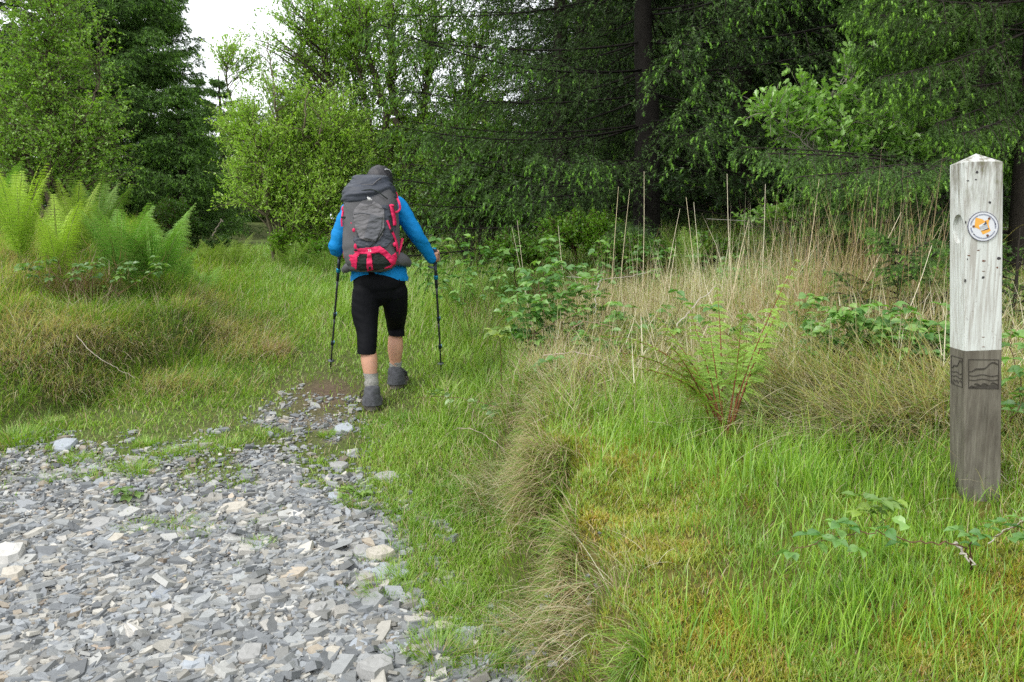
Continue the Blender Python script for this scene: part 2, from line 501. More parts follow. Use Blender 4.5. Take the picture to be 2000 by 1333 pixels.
MOSS = [(1130, 900, 120, 45), (1250, 890, 70, 30), (1060, 1010, 60, 40), (1200, 1010, 130, 26), (1290, 1085, 110, 24), (1480, 870, 45, 20),
        (130, 615, 60, 28), (200, 640, 90, 22), (1080, 1060, 60, 40), (1480, 1230, 90, 40), (1700, 1280, 160, 50), (950, 745, 40, 15)]
DEAD = [(1010, 820, 55, 30), (960, 960, 45, 55), (1040, 960, 40, 40), (1190, 1190, 110, 70), (1120, 1260, 110, 60), (60, 640, 130, 30), (170, 680, 110, 26),
        (60, 700, 80, 30), (430, 660, 60, 25), (470, 690, 50, 20), (540, 690, 26, 18), (140, 760, 60, 22), (30, 520, 40, 70), (1160, 650, 120, 90),
        (1350, 700, 200, 60), (1330, 640, 230, 80), (1600, 780, 240, 70), (1760, 830, 130, 60), (1980, 760, 60, 160), (390, 600, 50, 20), (1090, 760, 60, 50),
        (350, 760, 90, 14)]
def msum(u, v, L):
    s = 0
    for q in L: s = s + patch(u, v, *q)
    return np.clip(s, 0, 1)

def bladeset(acc, x, y, h, w, c0, c1, az=None, lean=.15, bend=.8, segs=3, lj=.18, dz=-.01):
    n = len(x)
    az = U(0, 2 * np.pi, n) if az is None else az
    ln = np.abs(rng.normal(lean, lj, n)); bd = np.abs(rng.normal(bend, .4, n))
    base = np.stack([x, y, H(x, y) + dz], 1)
    blades(acc, base, h, w, az, ln, bd, c0, c1, segs)

def clumpy(x, y, s, seed, lo=.35, hi=.62):
    return sstep(lo, hi, fbm(x * s, y * s, seed))

# the lane between the banks: short turf near, long soft meadow grass farther on
def w_lane(x, y):
    u, v = puv(x, y)
    mudp = np.clip(patch(u, v, 630, 765, 75, 30) + .9 * patch(u, v, 600, 830, 100, 60), 0, 1)
    fringe = sstep(700, 860, v) * (1 - right_mask(x, y)) * sstep(840, 720, u)
    cl = clumpy(x, y, 5.5, 61, .38, .6)
    keep = (1 - gravel(x, y)) ** 1.5
    return in_view(x, y, 60) * keep * (1 - .9 * mudp) * (1 - fringe * (1 - cl) * .5) * (1 - .7 * right_mask(x, y)) * (1 - .6 * left_mask(x, y))
a_ = Acc()
x, y = scatter(115000, (-6.5, 2.2), (2.6, 17), w_lane, 1.35)
u, v = puv(x, y)
n = len(x)
tall = sstep(700, 620, v) * sstep(520, 700, u + (650 - v) * 1.0)
tall = np.maximum(tall, .75 * sstep(790, 880, u) * sstep(960, 800, v))
h = (U(.025, .07, n) + tall * U(.05, .26, n)) * (1 + .6 * (fbm(x * 2, y * 2, 64) - .5))
h *= np.where((v > 600) & (u < 860), 1, 1)
w = .0022 + .00075 * y
t = fbm(x * 1.6, y * 1.6, 66) * .8 + U(0, .45, n)
c = mixc(G1, G2, np.clip(t * 1.25 - .1, 0, 1))
c = c * 1.12; c = mixc(c, GB * 1.15, np.clip(tall * U(0, 1, n) * sstep(640, 560, v), 0, 1))
dry = rng.random(n) < .10 + .38 * msum(u, v, DEAD) + .12 * sstep(700, 800, v) * (1 - tall)
c[dry] = mixc(STRAW, STRAW2, U(0, 1, dry.sum()))
wind = U(0, 2 * np.pi, n); wk = rng.random(n) < .45 * tall; wind[wk] = rng.normal(.3, .7, wk.sum())
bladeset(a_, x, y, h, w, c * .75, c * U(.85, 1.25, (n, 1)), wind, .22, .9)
# the grassy shoulder between the slate and the foot of the right bank
xs, ys = scatter(22000, (-1.6, .6), (2.4, 5.4), lambda x, y: in_view(x, y) * (1 - gravel(x, y)) * sstep(670, 760, puv(x, y)[0]) * sstep(1130, 1010, puv(x, y)[0]) * (1 - .45 * np.clip(4 * right_mask(x, y) * (1 - right_mask(x, y)), 0, 1)), 1.5)
m = len(xs); cs = mixc(G1, G2, np.clip(fbm(xs * 3, ys * 3, 67) * 1.2 - .1 + U(-.3, .3, m), 0, 1)); d = rng.random(m) < .16; cs[d] = mixc(STRAW, STRAW2, U(0, 1, d.sum()))
bladeset(a_, xs, ys, U(.03, .10, m) * (.5 + fbm(xs * 4, ys * 4, 68)), .0018 + .0008 * ys, cs * .8, cs * U(.95, 1.35, (m, 1)), None, .25, .9)
# seed heads and long pale stems in the meadow
x, y = scatter(900, (-5, 2.0), (6.5, 13), lambda x, y: w_lane(x, y) * (y > 6.8), 1.2)
n = len(x); c = mixc(np.array([.34, .38, .18]), STRAW, U(0, 1, n))
bladeset(a_, x, y, U(.25, .42, n), .003 + .0002 * y, c, c, None, .15, .7)
tag(a_.build('meadow_grass', M_GRASS), 'bright green grass covering the trodden lane between the two banks', 'grass', kind='stuff')

# little tufts standing in the slate
a_ = Acc()
TUFT = [(640, 855, .06, .05), (350, 1030, .10, .05), (275, 1035, .07, .05), (508, 1068, .05, .05), (375, 1045, .09, .04), (270, 925, .09, .07), (190, 935, .07, .05),
        (610, 950, .07, .035), (420, 1035, .06, .03), (520, 1020, .10, .035), (470, 940, .08, .03), (660, 1150, .06, .03), (740, 1165, .08, .07), (470, 1110, .03, .03),
        (855, 1290, .10, .09), (830, 1240, .07, .05), (100, 940, .06, .05), (380, 880, .10, .05), (330, 890, .09, .05), (290, 870, .09, .05), (560, 905, .06, .03),
        (620, 905, .05, .04), (245, 1000, .04, .04), (30, 860, .14, .09), (740, 1095, .07, .05), (780, 1130, .06, .07), (160, 900, .08, .05), (445, 870, .12, .04),
        (510, 850, .12, .04), (100, 830, .2, .05), (540, 1000, .05, .03), (460, 1135, .03, .03), (350, 1140, .03, .03), (880, 1180, .1, .06), (690, 990, .08, .05), (940, 1300, .1, .08)]
for (tu, tv, rad, hh) in TUFT:
    g = on_ground(tu, tv); n = int(6500 * rad ** 1.2) + 50
    an = U(0, 2 * np.pi, n); rr = rad * np.sqrt(rng.random(n)) * (.35 + 1.5 * vnoise(np.cos(an) * 1.8 + tu, np.sin(an) * 1.8 + tv, 3)) * U(.6, 1.2, n)
    x = g[0] + rr * np.cos(an); y = g[1] + rr * np.sin(an) * .8
    c = mixc(G1, G2, U(0, 1, n)); d = rng.random(n) < .13; c[d] = STRAW2
    bladeset(a_, x, y, hh * U(.7, 1.5, n), np.full(n, .0045), c * .8, c * 1.1, an + rng.normal(0, .5, n), .35, .9)
tag(a_.build('tuft_grass', M_GRASS), 'small green grass tufts pushing up through the slate chips', 'grass tufts', kind='stuff')

# left mound
a_ = Acc()
def w_left(x, y):
    u, v = puv(x, y)
    return in_view(x, y, 60) * (1 - gravel(x, y)) * sstep(.08, .35, left_mask(x, y) + .2 * (v < 800) * (x < -1.8))
x, y = scatter(62000, (-9, -1.4), (4.4, 15), w_left, 1.5)
u, v = puv(x, y); n = len(x)
dead = msum(u, v, DEAD); ms = msum(u, v, MOSS)
h = U(.04, .15, n) * (.5 + 1.3 * fbm(x * 3.3, y * 3.3, 74)) * (1 + .8 * sstep(640, 540, v)) * (1 - .55 * ms) * (1 + .5 * dead)
t = np.clip(fbm(x * 1.8, y * 1.8, 71) + U(-.3, .3, n), 0, 1)
c = mixc(G3, G2, t)
d = rng.random(n) < .16 + .6 * dead
c[d] = mixc(STRAW, STRAW2, U(0, 1, d.sum()))
az = rng.normal(-.6, .8, n)                    # hangs out over the edge of the mound
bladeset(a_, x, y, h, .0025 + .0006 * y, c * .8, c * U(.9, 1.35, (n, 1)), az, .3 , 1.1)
tag(a_.build('mound_grass', M_GRASS), 'shaggy mixed green and straw grass hanging over the left mound', 'grass', kind='stuff')

# right bank
a_ = Acc()
def w_right(x, y):
    u, v = puv(x, y)
    return in_view(x, y, 160) * np.clip(right_mask(x, y) * 1.6, 0, 1) * (1 - .55 * msum(u, v, MOSS)) * (.25 + .75 * clumpy(x, y, 4.0, 83, .3, .6))
x, y = scatter(66000, (-.4, 5.5), (1.35, 5.6), w_right, 1.9)
u, v = puv(x, y); n = len(x)
dead = msum(u, v, DEAD); ms = msum(u, v, MOSS)
lush = np.clip(patch(u, v, 1330, 800, 150, 80) + .7 * patch(u, v, 1650, 930, 260, 50) + .35 * patch(u, v, 1850, 1150, 280, 160) + patch(u, v, 1050, 780, 120, 30), 0, 1)
h = U(.022, .075, n) * (1 + 1.5 * lush * U(.5, 1.3, n)) * (1 - .35 * ms) * (.6 + .9 * fbm(x * 5, y * 5, 86))
h *= np.where(y < 2.2, .8, 1) * (1 - .45 * np.exp(-(((x - 1.4) / .35) ** 2 + ((y - 2.2) / .45) ** 2)))
t = np.clip(fbm(x * 2.2, y * 2.2, 85) * .9 + U(-.25, .4, n), 0, 1)
c = mixc(G1, G2 * 1.05, t)
d = rng.random(n) < .10 + .35 * dead
c[d] = mixc(STRAW, STRAW2, U(0, 1, d.sum()))
edge = sstep(.9, .4, right_mask(x, y))
az = np.where(rng.random(n) < edge, rng.normal(np.pi + .25, .6, n), U(0, 2 * np.pi, n))
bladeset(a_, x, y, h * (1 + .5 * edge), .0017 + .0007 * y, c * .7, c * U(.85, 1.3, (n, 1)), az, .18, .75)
# broad upright blades of young grass
def w_lush(x, y):
    u, v = puv(x, y)
    return in_view(x, y, 160) * right_mask(x, y) * np.clip(patch(u, v, 1330, 820, 120, 70) + .6 * patch(u, v, 1620, 930, 260, 50) + .45 * patch(u, v, 1800, 1150, 260, 150) + .35 * patch(u, v, 1500, 1250, 250, 60), 0, 1)
x, y = scatter(4600, (-.2, 3.5), (1.4, 4.6), w_lush, 1.6)
n = len(x); c = mixc(G1 * 1.1, G2 * 1.15, U(0, 1, n))
bladeset(a_, x, y, U(.09, .19, n) * np.interp(y, [1.5, 3], [.75, 1.1]) * (1 - .45 * np.exp(-(((x - 1.4) / .35) ** 2 + ((y - 2.2) / .45) ** 2))), U(.003, .0062, n) * np.interp(y, [1.5, 3], [.8, 1.2]), c * .75, c * 1.1, None, .12, .45, lj=.1)
m = 900; ang = U(0, 6.3, m); rr = U(.07, .30, m); xs = 1.43 + rr * np.cos(ang); ys = 2.52 + rr * np.sin(ang) * .9
cs = mixc(G1 * .9, G2, U(0, 1, m)); d = rng.random(m) < .15; cs[d] = STRAW
bladeset(a_, xs, ys, U(.04, .12, m), U(.0024, .0045, m), cs * .75, cs * 1.05, None, .12, .5, lj=.1)
tag(a_.build('bank_grass', M_GRASS), 'fresh green grass blades growing over the mossy right bank', 'grass', kind='stuff')

# ground beyond the right bank: rough growth under the brambles
a_ = Acc()
x, y = scatter(42000, (-.6, 9), (4.6, 13), lambda x, y: in_view(x, y, 60) * right_mask(x, y), 1.5)
u, v = puv(x, y); n = len(x)
c = mixc(G3, G2, np.clip(fbm(x * 1.5, y * 1.5, 91) + U(-.3, .3, n), 0, 1))
d = rng.random(n) < .22 + .45 * msum(u, v, DEAD) * (v > 560); c[d] = mixc(STRAW, STRAW2, U(0, 1, d.sum()))
bladeset(a_, x, y, U(.08, .26, n), .0028 + .0006 * y, c * .65, c * U(.8, 1.2, (n, 1)), None, .25, .9)
tag(a_.build('rough_grass', M_GRASS), 'rough tangled grass on the level ground beyond the right bank', 'grass', kind='stuff')

# dead thatch: long straw, combed over bank edges and swept flat before the post
a_ = Acc()
def w_dead(x, y):
    u, v = puv(x, y)
    return in_view(x, y, 100) * (1 - gravel(x, y)) * msum(u, v, DEAD) ** 1.3
x, y = scatter(36000, (-5.5, 5.5), (2.2, 9), w_dead, 1.6)
u, v = puv(x, y); n = len(x)
c = mixc(STRAW, PALE, U(0, 1, n)); d = rng.random(n) < .35; c[d] = STRAW2 * U(.7, 1.2, (d.sum(), 1))
g_ = rng.random(n) < .22; c[g_] = GB * U(.8, 1.2, (g_.sum(), 1))
swept = patch(u, v, 1640, 800, 230, 90) > .25
az = np.where(u < 700, rng.normal(-.9, .7, n), rng.normal(np.pi + .5, .6, n))
az = np.where((v < 760) & (u > 1000) & ~swept, U(0, 2 * np.pi, n), az)
h = U(.08, .24, n) * np.where(swept, 1.7, 1)
ln = np.where(swept, 1.15, .7)
base = np.stack([x, y, H(x, y) + U(-.01, .03, n) + np.where(swept, U(0, .10, n), 0)], 1)
blades(a_, base, h * 1.15, .0024 + .0006 * y, az, np.abs(rng.normal(ln, .3, n)), np.abs(rng.normal(.9, .35, n)) * np.where(swept, .4, 1), c * .8, c, 4)
# fringe hanging from the crest of the right bank
x, y = scatter(5200, (-.5, .8), (1.9, 5.6), lambda x, y: in_view(x, y) * sstep(.25, .75, right_mask(x, y) + .4 * (fbm(x * 5, y * 5, 79) - .5)) * sstep(1.0, .9, right_mask(x, y)) * sstep(.42, .58, fbm(x * 2.4, y * 2.4, 77)), 1.3)
n = len(x); c = mixc(STRAW, STRAW2, rng.random(n)); k = rng.random(n) < .30 + .5 * sstep(.4, .6, fbm(x * 4, y * 4, 80)); c[k] = mixc(G3, G2, rng.random(k.sum()))
base = np.stack([x, y, H(x, y) + U(0, .03, n)], 1)
blades(a_, base, U(.05, .19, n), U(.7, 1.5, n) * (.0024 + .0006 * y), rng.normal(np.pi + .3, .9, n), np.abs(rng.normal(.75, .4, n)), np.abs(rng.normal(1.2, .5, n)), c * .8, c, 4)
x, y = scatter(4200, (-6, -1.6), (4.8, 8.5), lambda x, y: in_view(x, y, 60) * np.clip(patch(*puv(x, y), 60, 690, 150, 45) + patch(*puv(x, y), 230, 690, 80, 30) + .8 * patch(*puv(x, y), 450, 665, 70, 30) + .5 * patch(*puv(x, y), 150, 770, 110, 22), 0, 1), 1.2)
n = len(x); c = mixc(np.array([.40, .29, .17]), STRAW, rng.random(n)); k = rng.random(n) < .3; c[k] = G3
base = np.stack([x, y, H(x, y) + U(0, .03, n)], 1)
blades(a_, base, U(.10, .26, n), .0026 + .0006 * y, rng.normal(-.75, .6, n), np.abs(rng.normal(.75, .3, n)), np.abs(rng.normal(1.2, .35, n)), c * .7, c, 4)
tag(a_.build('dead_grass', M_GRASS), 'bleached straw coloured dead grass matted along the bank edges and flattened before the post', 'dead grass', kind='stuff')

# moss cushions
a_ = Acc()
x, y = scatter(100000, (-4.5, 2.8), (1.5, 7.5), lambda x, y: in_view(x, y, 60) * (1 - gravel(x, y)) * np.clip(msum(*puv(x, y), MOSS) ** 1.1 * clumpy(x, y, 6, 97, .25, .5) + .42 * right_mask(x, y) * (y < 4.6) * clumpy(x, y, 3.5, 98, .35, .6), 0, 1), 1.4)
n = len(x)
c = mixc(np.array([.52, .43, .06]), np.array([.30, .42, .06]), np.clip(fbm(x * 4, y * 4, 95) * 2.0 - .5 + U(-.2, .2, n), 0, 1))
d = rng.random(n) < .09; c[d] = np.array([.50, .27, .08])
bladeset(a_, x, y, U(.012, .032, n), .0028 + .0006 * y, c * .7, c * U(.9, 1.3, (n, 1)), None, .4, .8, segs=2, dz=.003)
tag(a_.build('moss', M_GRASS), 'orange and yellow green moss cushions on the tops of the banks', 'moss', kind='stuff')
# ------------------------------------------------------------------ broadleaved trees
GREENER = np.array([.95, 1.12, .75])
def branch_thing(name, base, label, cat, group=None):
    return empty(name, base, label, cat, group)

def broadleaf(name, label, cat, base, stems, blobs, nclus, twigs=6, nleaf=9, ll=.05, lw=.022, cols=None, bark=(.10, .085, .06), tw_len=.35, shape=0, stem_r=.04, br_r=.011, group=None, droop=.0, up=.5, sparse=0):
    base = np.asarray(base, float)
    T = empty(name, base, label, cat, group)
    S = []
    wood = Acc()
    for (pts, r) in stems:
        q = wire(pts, 10); q = q + np.concatenate([np.zeros((1, 3)), rv(len(q) - 1, r * .35)])
        rr = np.linspace(r, r * .18, len(q)); rr[0] *= 1.35
        tubes(wood, q[None], rr[None], np.array([bark]) * U(.8, 1.2), 7)
        S.append(np.concatenate([q, rr[:, None]], 1))
    S = np.concatenate(S)
    wts = np.array([b[3] for b in blobs], float); wts /= wts.sum()
    ib = rng.choice(len(blobs), nclus, p=wts)
    cc = np.array([b[0] for b in blobs])[ib]; rr = np.array([b[1:3] for b in blobs])[ib]
    dirs = nrm(rv(nclus)); rad = rng.random(nclus) ** .45
    C = cc + dirs * rad[:, None] * np.stack([rr[:, 0], rr[:, 0] * .9, rr[:, 1]], 1)
    # attach every cluster to the wood
    D = C[:, None, :] - S[None, :, :3]
    dist = np.linalg.norm(D, axis=2); dz = D[:, :, 2]
    cost = dist + np.where(dz < up * dist, 2.2 * (up * dist - dz), 0) + rng.random(dist.shape) * .25
    j = np.argmin(cost, 1); A = S[j, :3]; Ld = np.linalg.norm(C - A, axis=1)
    M = (A + C) / 2 + np.array([0, 0, 1.0]) * (Ld * .18)[:, None] * (1 - droop) + rv(nclus) * (Ld * .07)[:, None]
    B = bez(A, M, C, 7)
    R = np.linspace(1, .22, 7)[None] * np.clip(br_r * (.5 + Ld / 1.2), .003, .8 * np.maximum(S[j, 3], .006))[:, None]
    tubes(wood, B, R, np.array([bark]) * U(.8, 1.3, (nclus, 1)), 4)
    # twigs
    ti = rng.integers(2, 7, (nclus, twigs)); st = B[np.arange(nclus)[:, None], ti].reshape(-1, 3)
    bd = nrm(C - A); td = nrm(np.repeat(bd, twigs, 0) * .7 + rv(nclus * twigs, .55) + np.array([0, 0, .35 - droop]))
    tl = tw_len * U(.5, 1.2, nclus * twigs)
    en = st + td * tl[:, None]
    mid = (st + en) / 2 + rv(len(st), .02) + np.array([0, 0, .04])
    TB = bez(st, mid, en, 4)
    tubes(wood, TB, np.linspace(1, .4, 4)[None] * U(.0022, .0045, (len(st), 1)), np.array([bark]) * 1.2, 3)
    wood.build('trunk', M_BARK, T, smooth=True)
    # leaves along the twigs
    n = len(st); tt = np.sort(U(.12, 1.02, (n, nleaf)), 1)
    q = st[:, None] + (en - st)[:, None] * tt[..., None]; q = q + rv(n * nleaf, .012).reshape(n, nleaf, 3)
    ld = nrm(np.repeat(td[:, None], nleaf, 1) * .6 + rng.normal(0, .6, (n, nleaf, 3)) + np.array([0, 0, .05 - droop * .5]))
    nr = nrm(rng.normal(0, .55, (n, nleaf, 3)) + np.array([0, 0, 1.0]))
    hue = np.repeat(np.clip(rng.normal(.5, .3, nclus), 0, 1), twigs)[:, None] * .6 + rng.random((n, nleaf)) * .4
    c0, c1 = np.array(cols[0]) * GREENER, np.array(cols[1]) * GREENER
    cl = c0 + (c1 - c0) * hue[..., None]
    m = n * nleaf; sz = U(.65, 1.25, m)
    q = q.reshape(-1, 3); ld = ld.reshape(-1, 3); nr = nr.reshape(-1, 3); cl = cl.reshape(-1, 3)
    if sparse: k = rng.random(m) > sparse; q, ld, nr, cl, sz = q[k], ld[k], nr[k], cl[k], sz[k]
    ac = Acc(); leaves(ac, q, ld, nr, ll * sz, lw * sz, cl, shape)
    ac.build('crown', M_LEAF, T)
    return T

def sphere_blob(u, v, Y, ru, rv_, w):
    """crown envelope: centre on pixel (u, v) at distance Y, radii in photo pixels"""
    return (P(u, v, Y), ru * Y / FPX, rv_ * Y / FPX, w)

def gpt(u, Y):
    """ground point in the direction of column u at distance Y"""
    x = (u - CX) / FPX * Y * CP
    return np.array([x, Y, float(H(x, Y))])

def st(pxs, Y, r, base=None):
    pts = [P(a, b, Y + (c if len(q) > 2 else 0)) for q in pxs for a, b, c in [(q + (0,))[:3]]]
    g = gpt(pxs[0][0], Y); g[2] -= .15
    return ([g] + pts[1:], r)

# birch at the far left
b0 = gpt(92, 13.5)
broadleaf('birch_tree', 'slender pale green birch behind the yellow fern at the left edge', 'tree', b0,
          [st([(92, 460), (96, 300), (92, 180), (98, 60), (104, -60)], 13.5, .07), st([(92, 460), (60, 330), (30, 250), (-20, 160)], 13.5, .04), st([(92, 460), (130, 320), (170, 230), (195, 150)], 13.5, .04)],
          [sphere_blob(100, 250, 13.5, 150, 110, 4), sphere_blob(95, 90, 13.5, 105, 120, 3), sphere_blob(190, 300, 13.5, 75, 90, 1.6), sphere_blob(20, 300, 13.5, 110, 130, 2), sphere_blob(110, -40, 13.5, 80, 90, 1)],
          340, 7, 12, .052, .034, ((.19, .31, .06), (.32, .44, .10)), (.14, .11, .08), .5, droop=.25)

# the young willow thicket left of the hiker
def stems_fan(u0, Y, tips, r):
    out = []
    for (tu, tv) in tips:
        s0 = u0 + (tu - u0) * .25
        out.append(st([(s0, 480), (s0 + (tu - s0) * .3 + U(-8, 8), 330 + U(-20, 20), U(-.4, .4)), (s0 + (tu - s0) * .7 + U(-8, 8), (330 + tv) / 2, U(-.6, .6)), (tu, tv, U(-.7, .7))], Y, r))
    return out
broadleaf('willow_bush', 'light green willow bush of thin stems between path gap and hiker', 'bush', gpt(590, 12.2),
          stems_fan(570, 12.2, [(440, 150), (480, 210), (520, 60), (560, 190), (600, 170), (640, 200), (500, 300), (690, 240)], .032),
          [sphere_blob(560, 260, 12.2, 105, 90, 4), sphere_blob(520, 365, 12.2, 75, 75, 3), sphere_blob(610, 390, 12.0, 100, 80, 3), sphere_blob(660, 300, 12.2, 70, 100, 2.2), sphere_blob(470, 260, 12.3, 45, 60, 1), sphere_blob(445, 110, 12.3, 24, 38, .25), sphere_blob(500, 130, 12.3, 25, 40, .3)],
          520, 7, 12, .055, .022, ((.26, .38, .065), (.48, .60, .14)), (.13, .11, .07), .4, up=.6)
broadleaf('willow_tree', 'tall many stemmed willow rising above the hiker with sky between its twigs', 'tree', gpt(775, 13.4),
          [st([(760, 470), (760, 330), (745, 200), (715, 80), (690, -60)], 13.4, .09), st([(790, 470), (795, 330), (770, 190), (765, 60), (760, -70)], 13.4, .11), st([(800, 470), (815, 300), (830, 190), (845, 60), (850, -60)], 13.4, .09),
           st([(820, 470), (850, 330), (900, 210), (940, 80)], 13.4, .06), st([(750, 470), (700, 350), (665, 230), (630, 110), (600, 20)], 13.4, .06), st([(770, 470), (735, 300), (700, 140), (665, 0)], 13.4, .045)],
          [sphere_blob(760, 60, 13.4, 150, 140, 5), sphere_blob(640, 70, 13.4, 80, 100, 2.2), sphere_blob(560, 60, 13.4, 70, 80, 1.7), sphere_blob(880, 90, 13.4, 120, 130, 4), sphere_blob(720, 240, 13.4, 120, 110, 3), sphere_blob(860, 270, 13.2, 120, 110, 4), sphere_blob(950, 200, 13.2, 80, 120, 2.5), sphere_blob(830, 390, 13, 130, 80, 3)],
          620, 7, 11, .058, .023, ((.20, .32, .05), (.40, .54, .12)), (.085, .07, .05), .42, up=.6)
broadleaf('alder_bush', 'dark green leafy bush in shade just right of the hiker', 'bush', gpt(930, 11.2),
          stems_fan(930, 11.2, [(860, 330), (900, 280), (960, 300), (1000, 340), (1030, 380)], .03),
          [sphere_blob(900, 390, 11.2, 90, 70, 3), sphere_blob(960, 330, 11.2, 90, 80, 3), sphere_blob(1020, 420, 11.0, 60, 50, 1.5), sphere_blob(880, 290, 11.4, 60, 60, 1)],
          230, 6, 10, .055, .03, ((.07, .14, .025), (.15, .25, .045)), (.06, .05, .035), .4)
broadleaf('birch_tree', 'thin birch standing between the light willow bush and the tall willow', 'tree', gpt(690, 15.5),
          [st([(690, 460), (700, 300), (690, 150), (700, -40)], 15.5, .06), st([(680, 460), (650, 300), (600, 150), (570, 0)], 15.5, .05)],
          [sphere_blob(640, 200, 15.5, 110, 140, 3), sphere_blob(700, 60, 15.5, 80, 140, 2)], 260, 6, 11, .06, .03, ((.12, .21, .035), (.2, .3, .055)), (.1, .085, .06), .45)
broadleaf('oak_sapling', 'pale lobed leaf sapling reaching out in front of the dark spruces', 'tree', gpt(1790, 6.6),
          [st([(1790, 440), (1720, 320), (1650, 250), (1560, 180)], 6.6, .018), st([(1790, 440), (1780, 300), (1700, 220), (1640, 160)], 6.7, .016), st([(1790, 440), (1700, 350), (1600, 300), (1500, 222)], 6.5, .014), st([(1790, 440), (1810, 330), (1800, 230)], 6.8, .016)],
          [sphere_blob(1590, 205, 6.6, 95, 38, 2.6), sphere_blob(1660, 270, 6.6, 115, 55, 3), sphere_blob(1560, 250, 6.5, 60, 30, 1), sphere_blob(1720, 330, 6.7, 90, 60, 2.4), sphere_blob(1680, 130, 6.7, 50, 45, .9), sphere_blob(1590, 330, 6.5, 60, 30, 1), sphere_blob(1770, 270, 6.8, 70, 60, 1.3), sphere_blob(1500, 222, 6.5, 34, 12, .6)],
          150, 5, 7, .060, .042, ((.22, .36, .10), (.34, .48, .17)), (.22, .20, .17), .2, shape=2, br_r=.006, up=.1)
broadleaf('hawthorn_bush', 'small pale leaved bush in front of the low spruce branches', 'bush', gpt(1560, 6.9),
          [st([(1560, 520), (1540, 440), (1520, 400)], 6.9, .01), st([(1560, 520), (1590, 440), (1620, 400)], 6.9, .01)],
          [sphere_blob(1530, 425, 6.9, 70, 14, 1.4), sphere_blob(1620, 405, 6.9, 40, 10, .6), sphere_blob(1470, 440, 6.9, 20, 10, .3)],
          26, 4, 6, .05, .035, ((.17, .29, .075), (.27, .40, .12)), (.2, .18, .14), .14, shape=2, br_r=.004, up=.1)
# leafy undergrowth along the wood edge
for (u, v, Y, ru, rv_, nc, lab, c0, c1) in [
        (1140, 455, 8.6, 80, 32, 120, 'bright green bilberry bush at the foot of the big spruce', (.15, .28, .03), (.25, .40, .05)),
        (1230, 500, 8.0, 70, 26, 70, 'mid green bilberry bush behind the dead rushes', (.10, .2, .025), (.18, .3, .04)),
        (1020, 490, 8.4, 70, 28, 80, 'leafy green bush low beside the alder bush', (.10, .2, .03), (.19, .32, .05)),
        (660, 505, 11.3, 75, 34, 130, 'low green bush at the foot of the willow left of the hiker', (.10, .22, .02), (.19, .34, .035)),
        (580, 480, 12.0, 60, 28, 100, 'yellow green bush where the meadow meets the willow thicket', (.17, .30, .03), (.27, .41, .05)),
        (340, 420, 15.5, 50, 32, 70, 'small round dark bush left of the far lane end', (.07, .15, .03), (.12, .21, .04)),
        (1380, 500, 7.6, 90, 22, 80, 'dark green bush in the shade behind the tall straw stalks', (.07, .15, .02), (.13, .24, .03))]:
    broadleaf('bush', lab, 'bush', gpt(u, Y), [st([(u, v + 40), (u - ru * .3, v)], Y, .012), st([(u, v + 40), (u + ru * .4, v)], Y, .012)],
              [sphere_blob(u, v, Y, ru, rv_, 3)], nc, 6, 9, .035, .026, (c0, c1), (.12, .08, .05), .16, br_r=.005, up=.1)

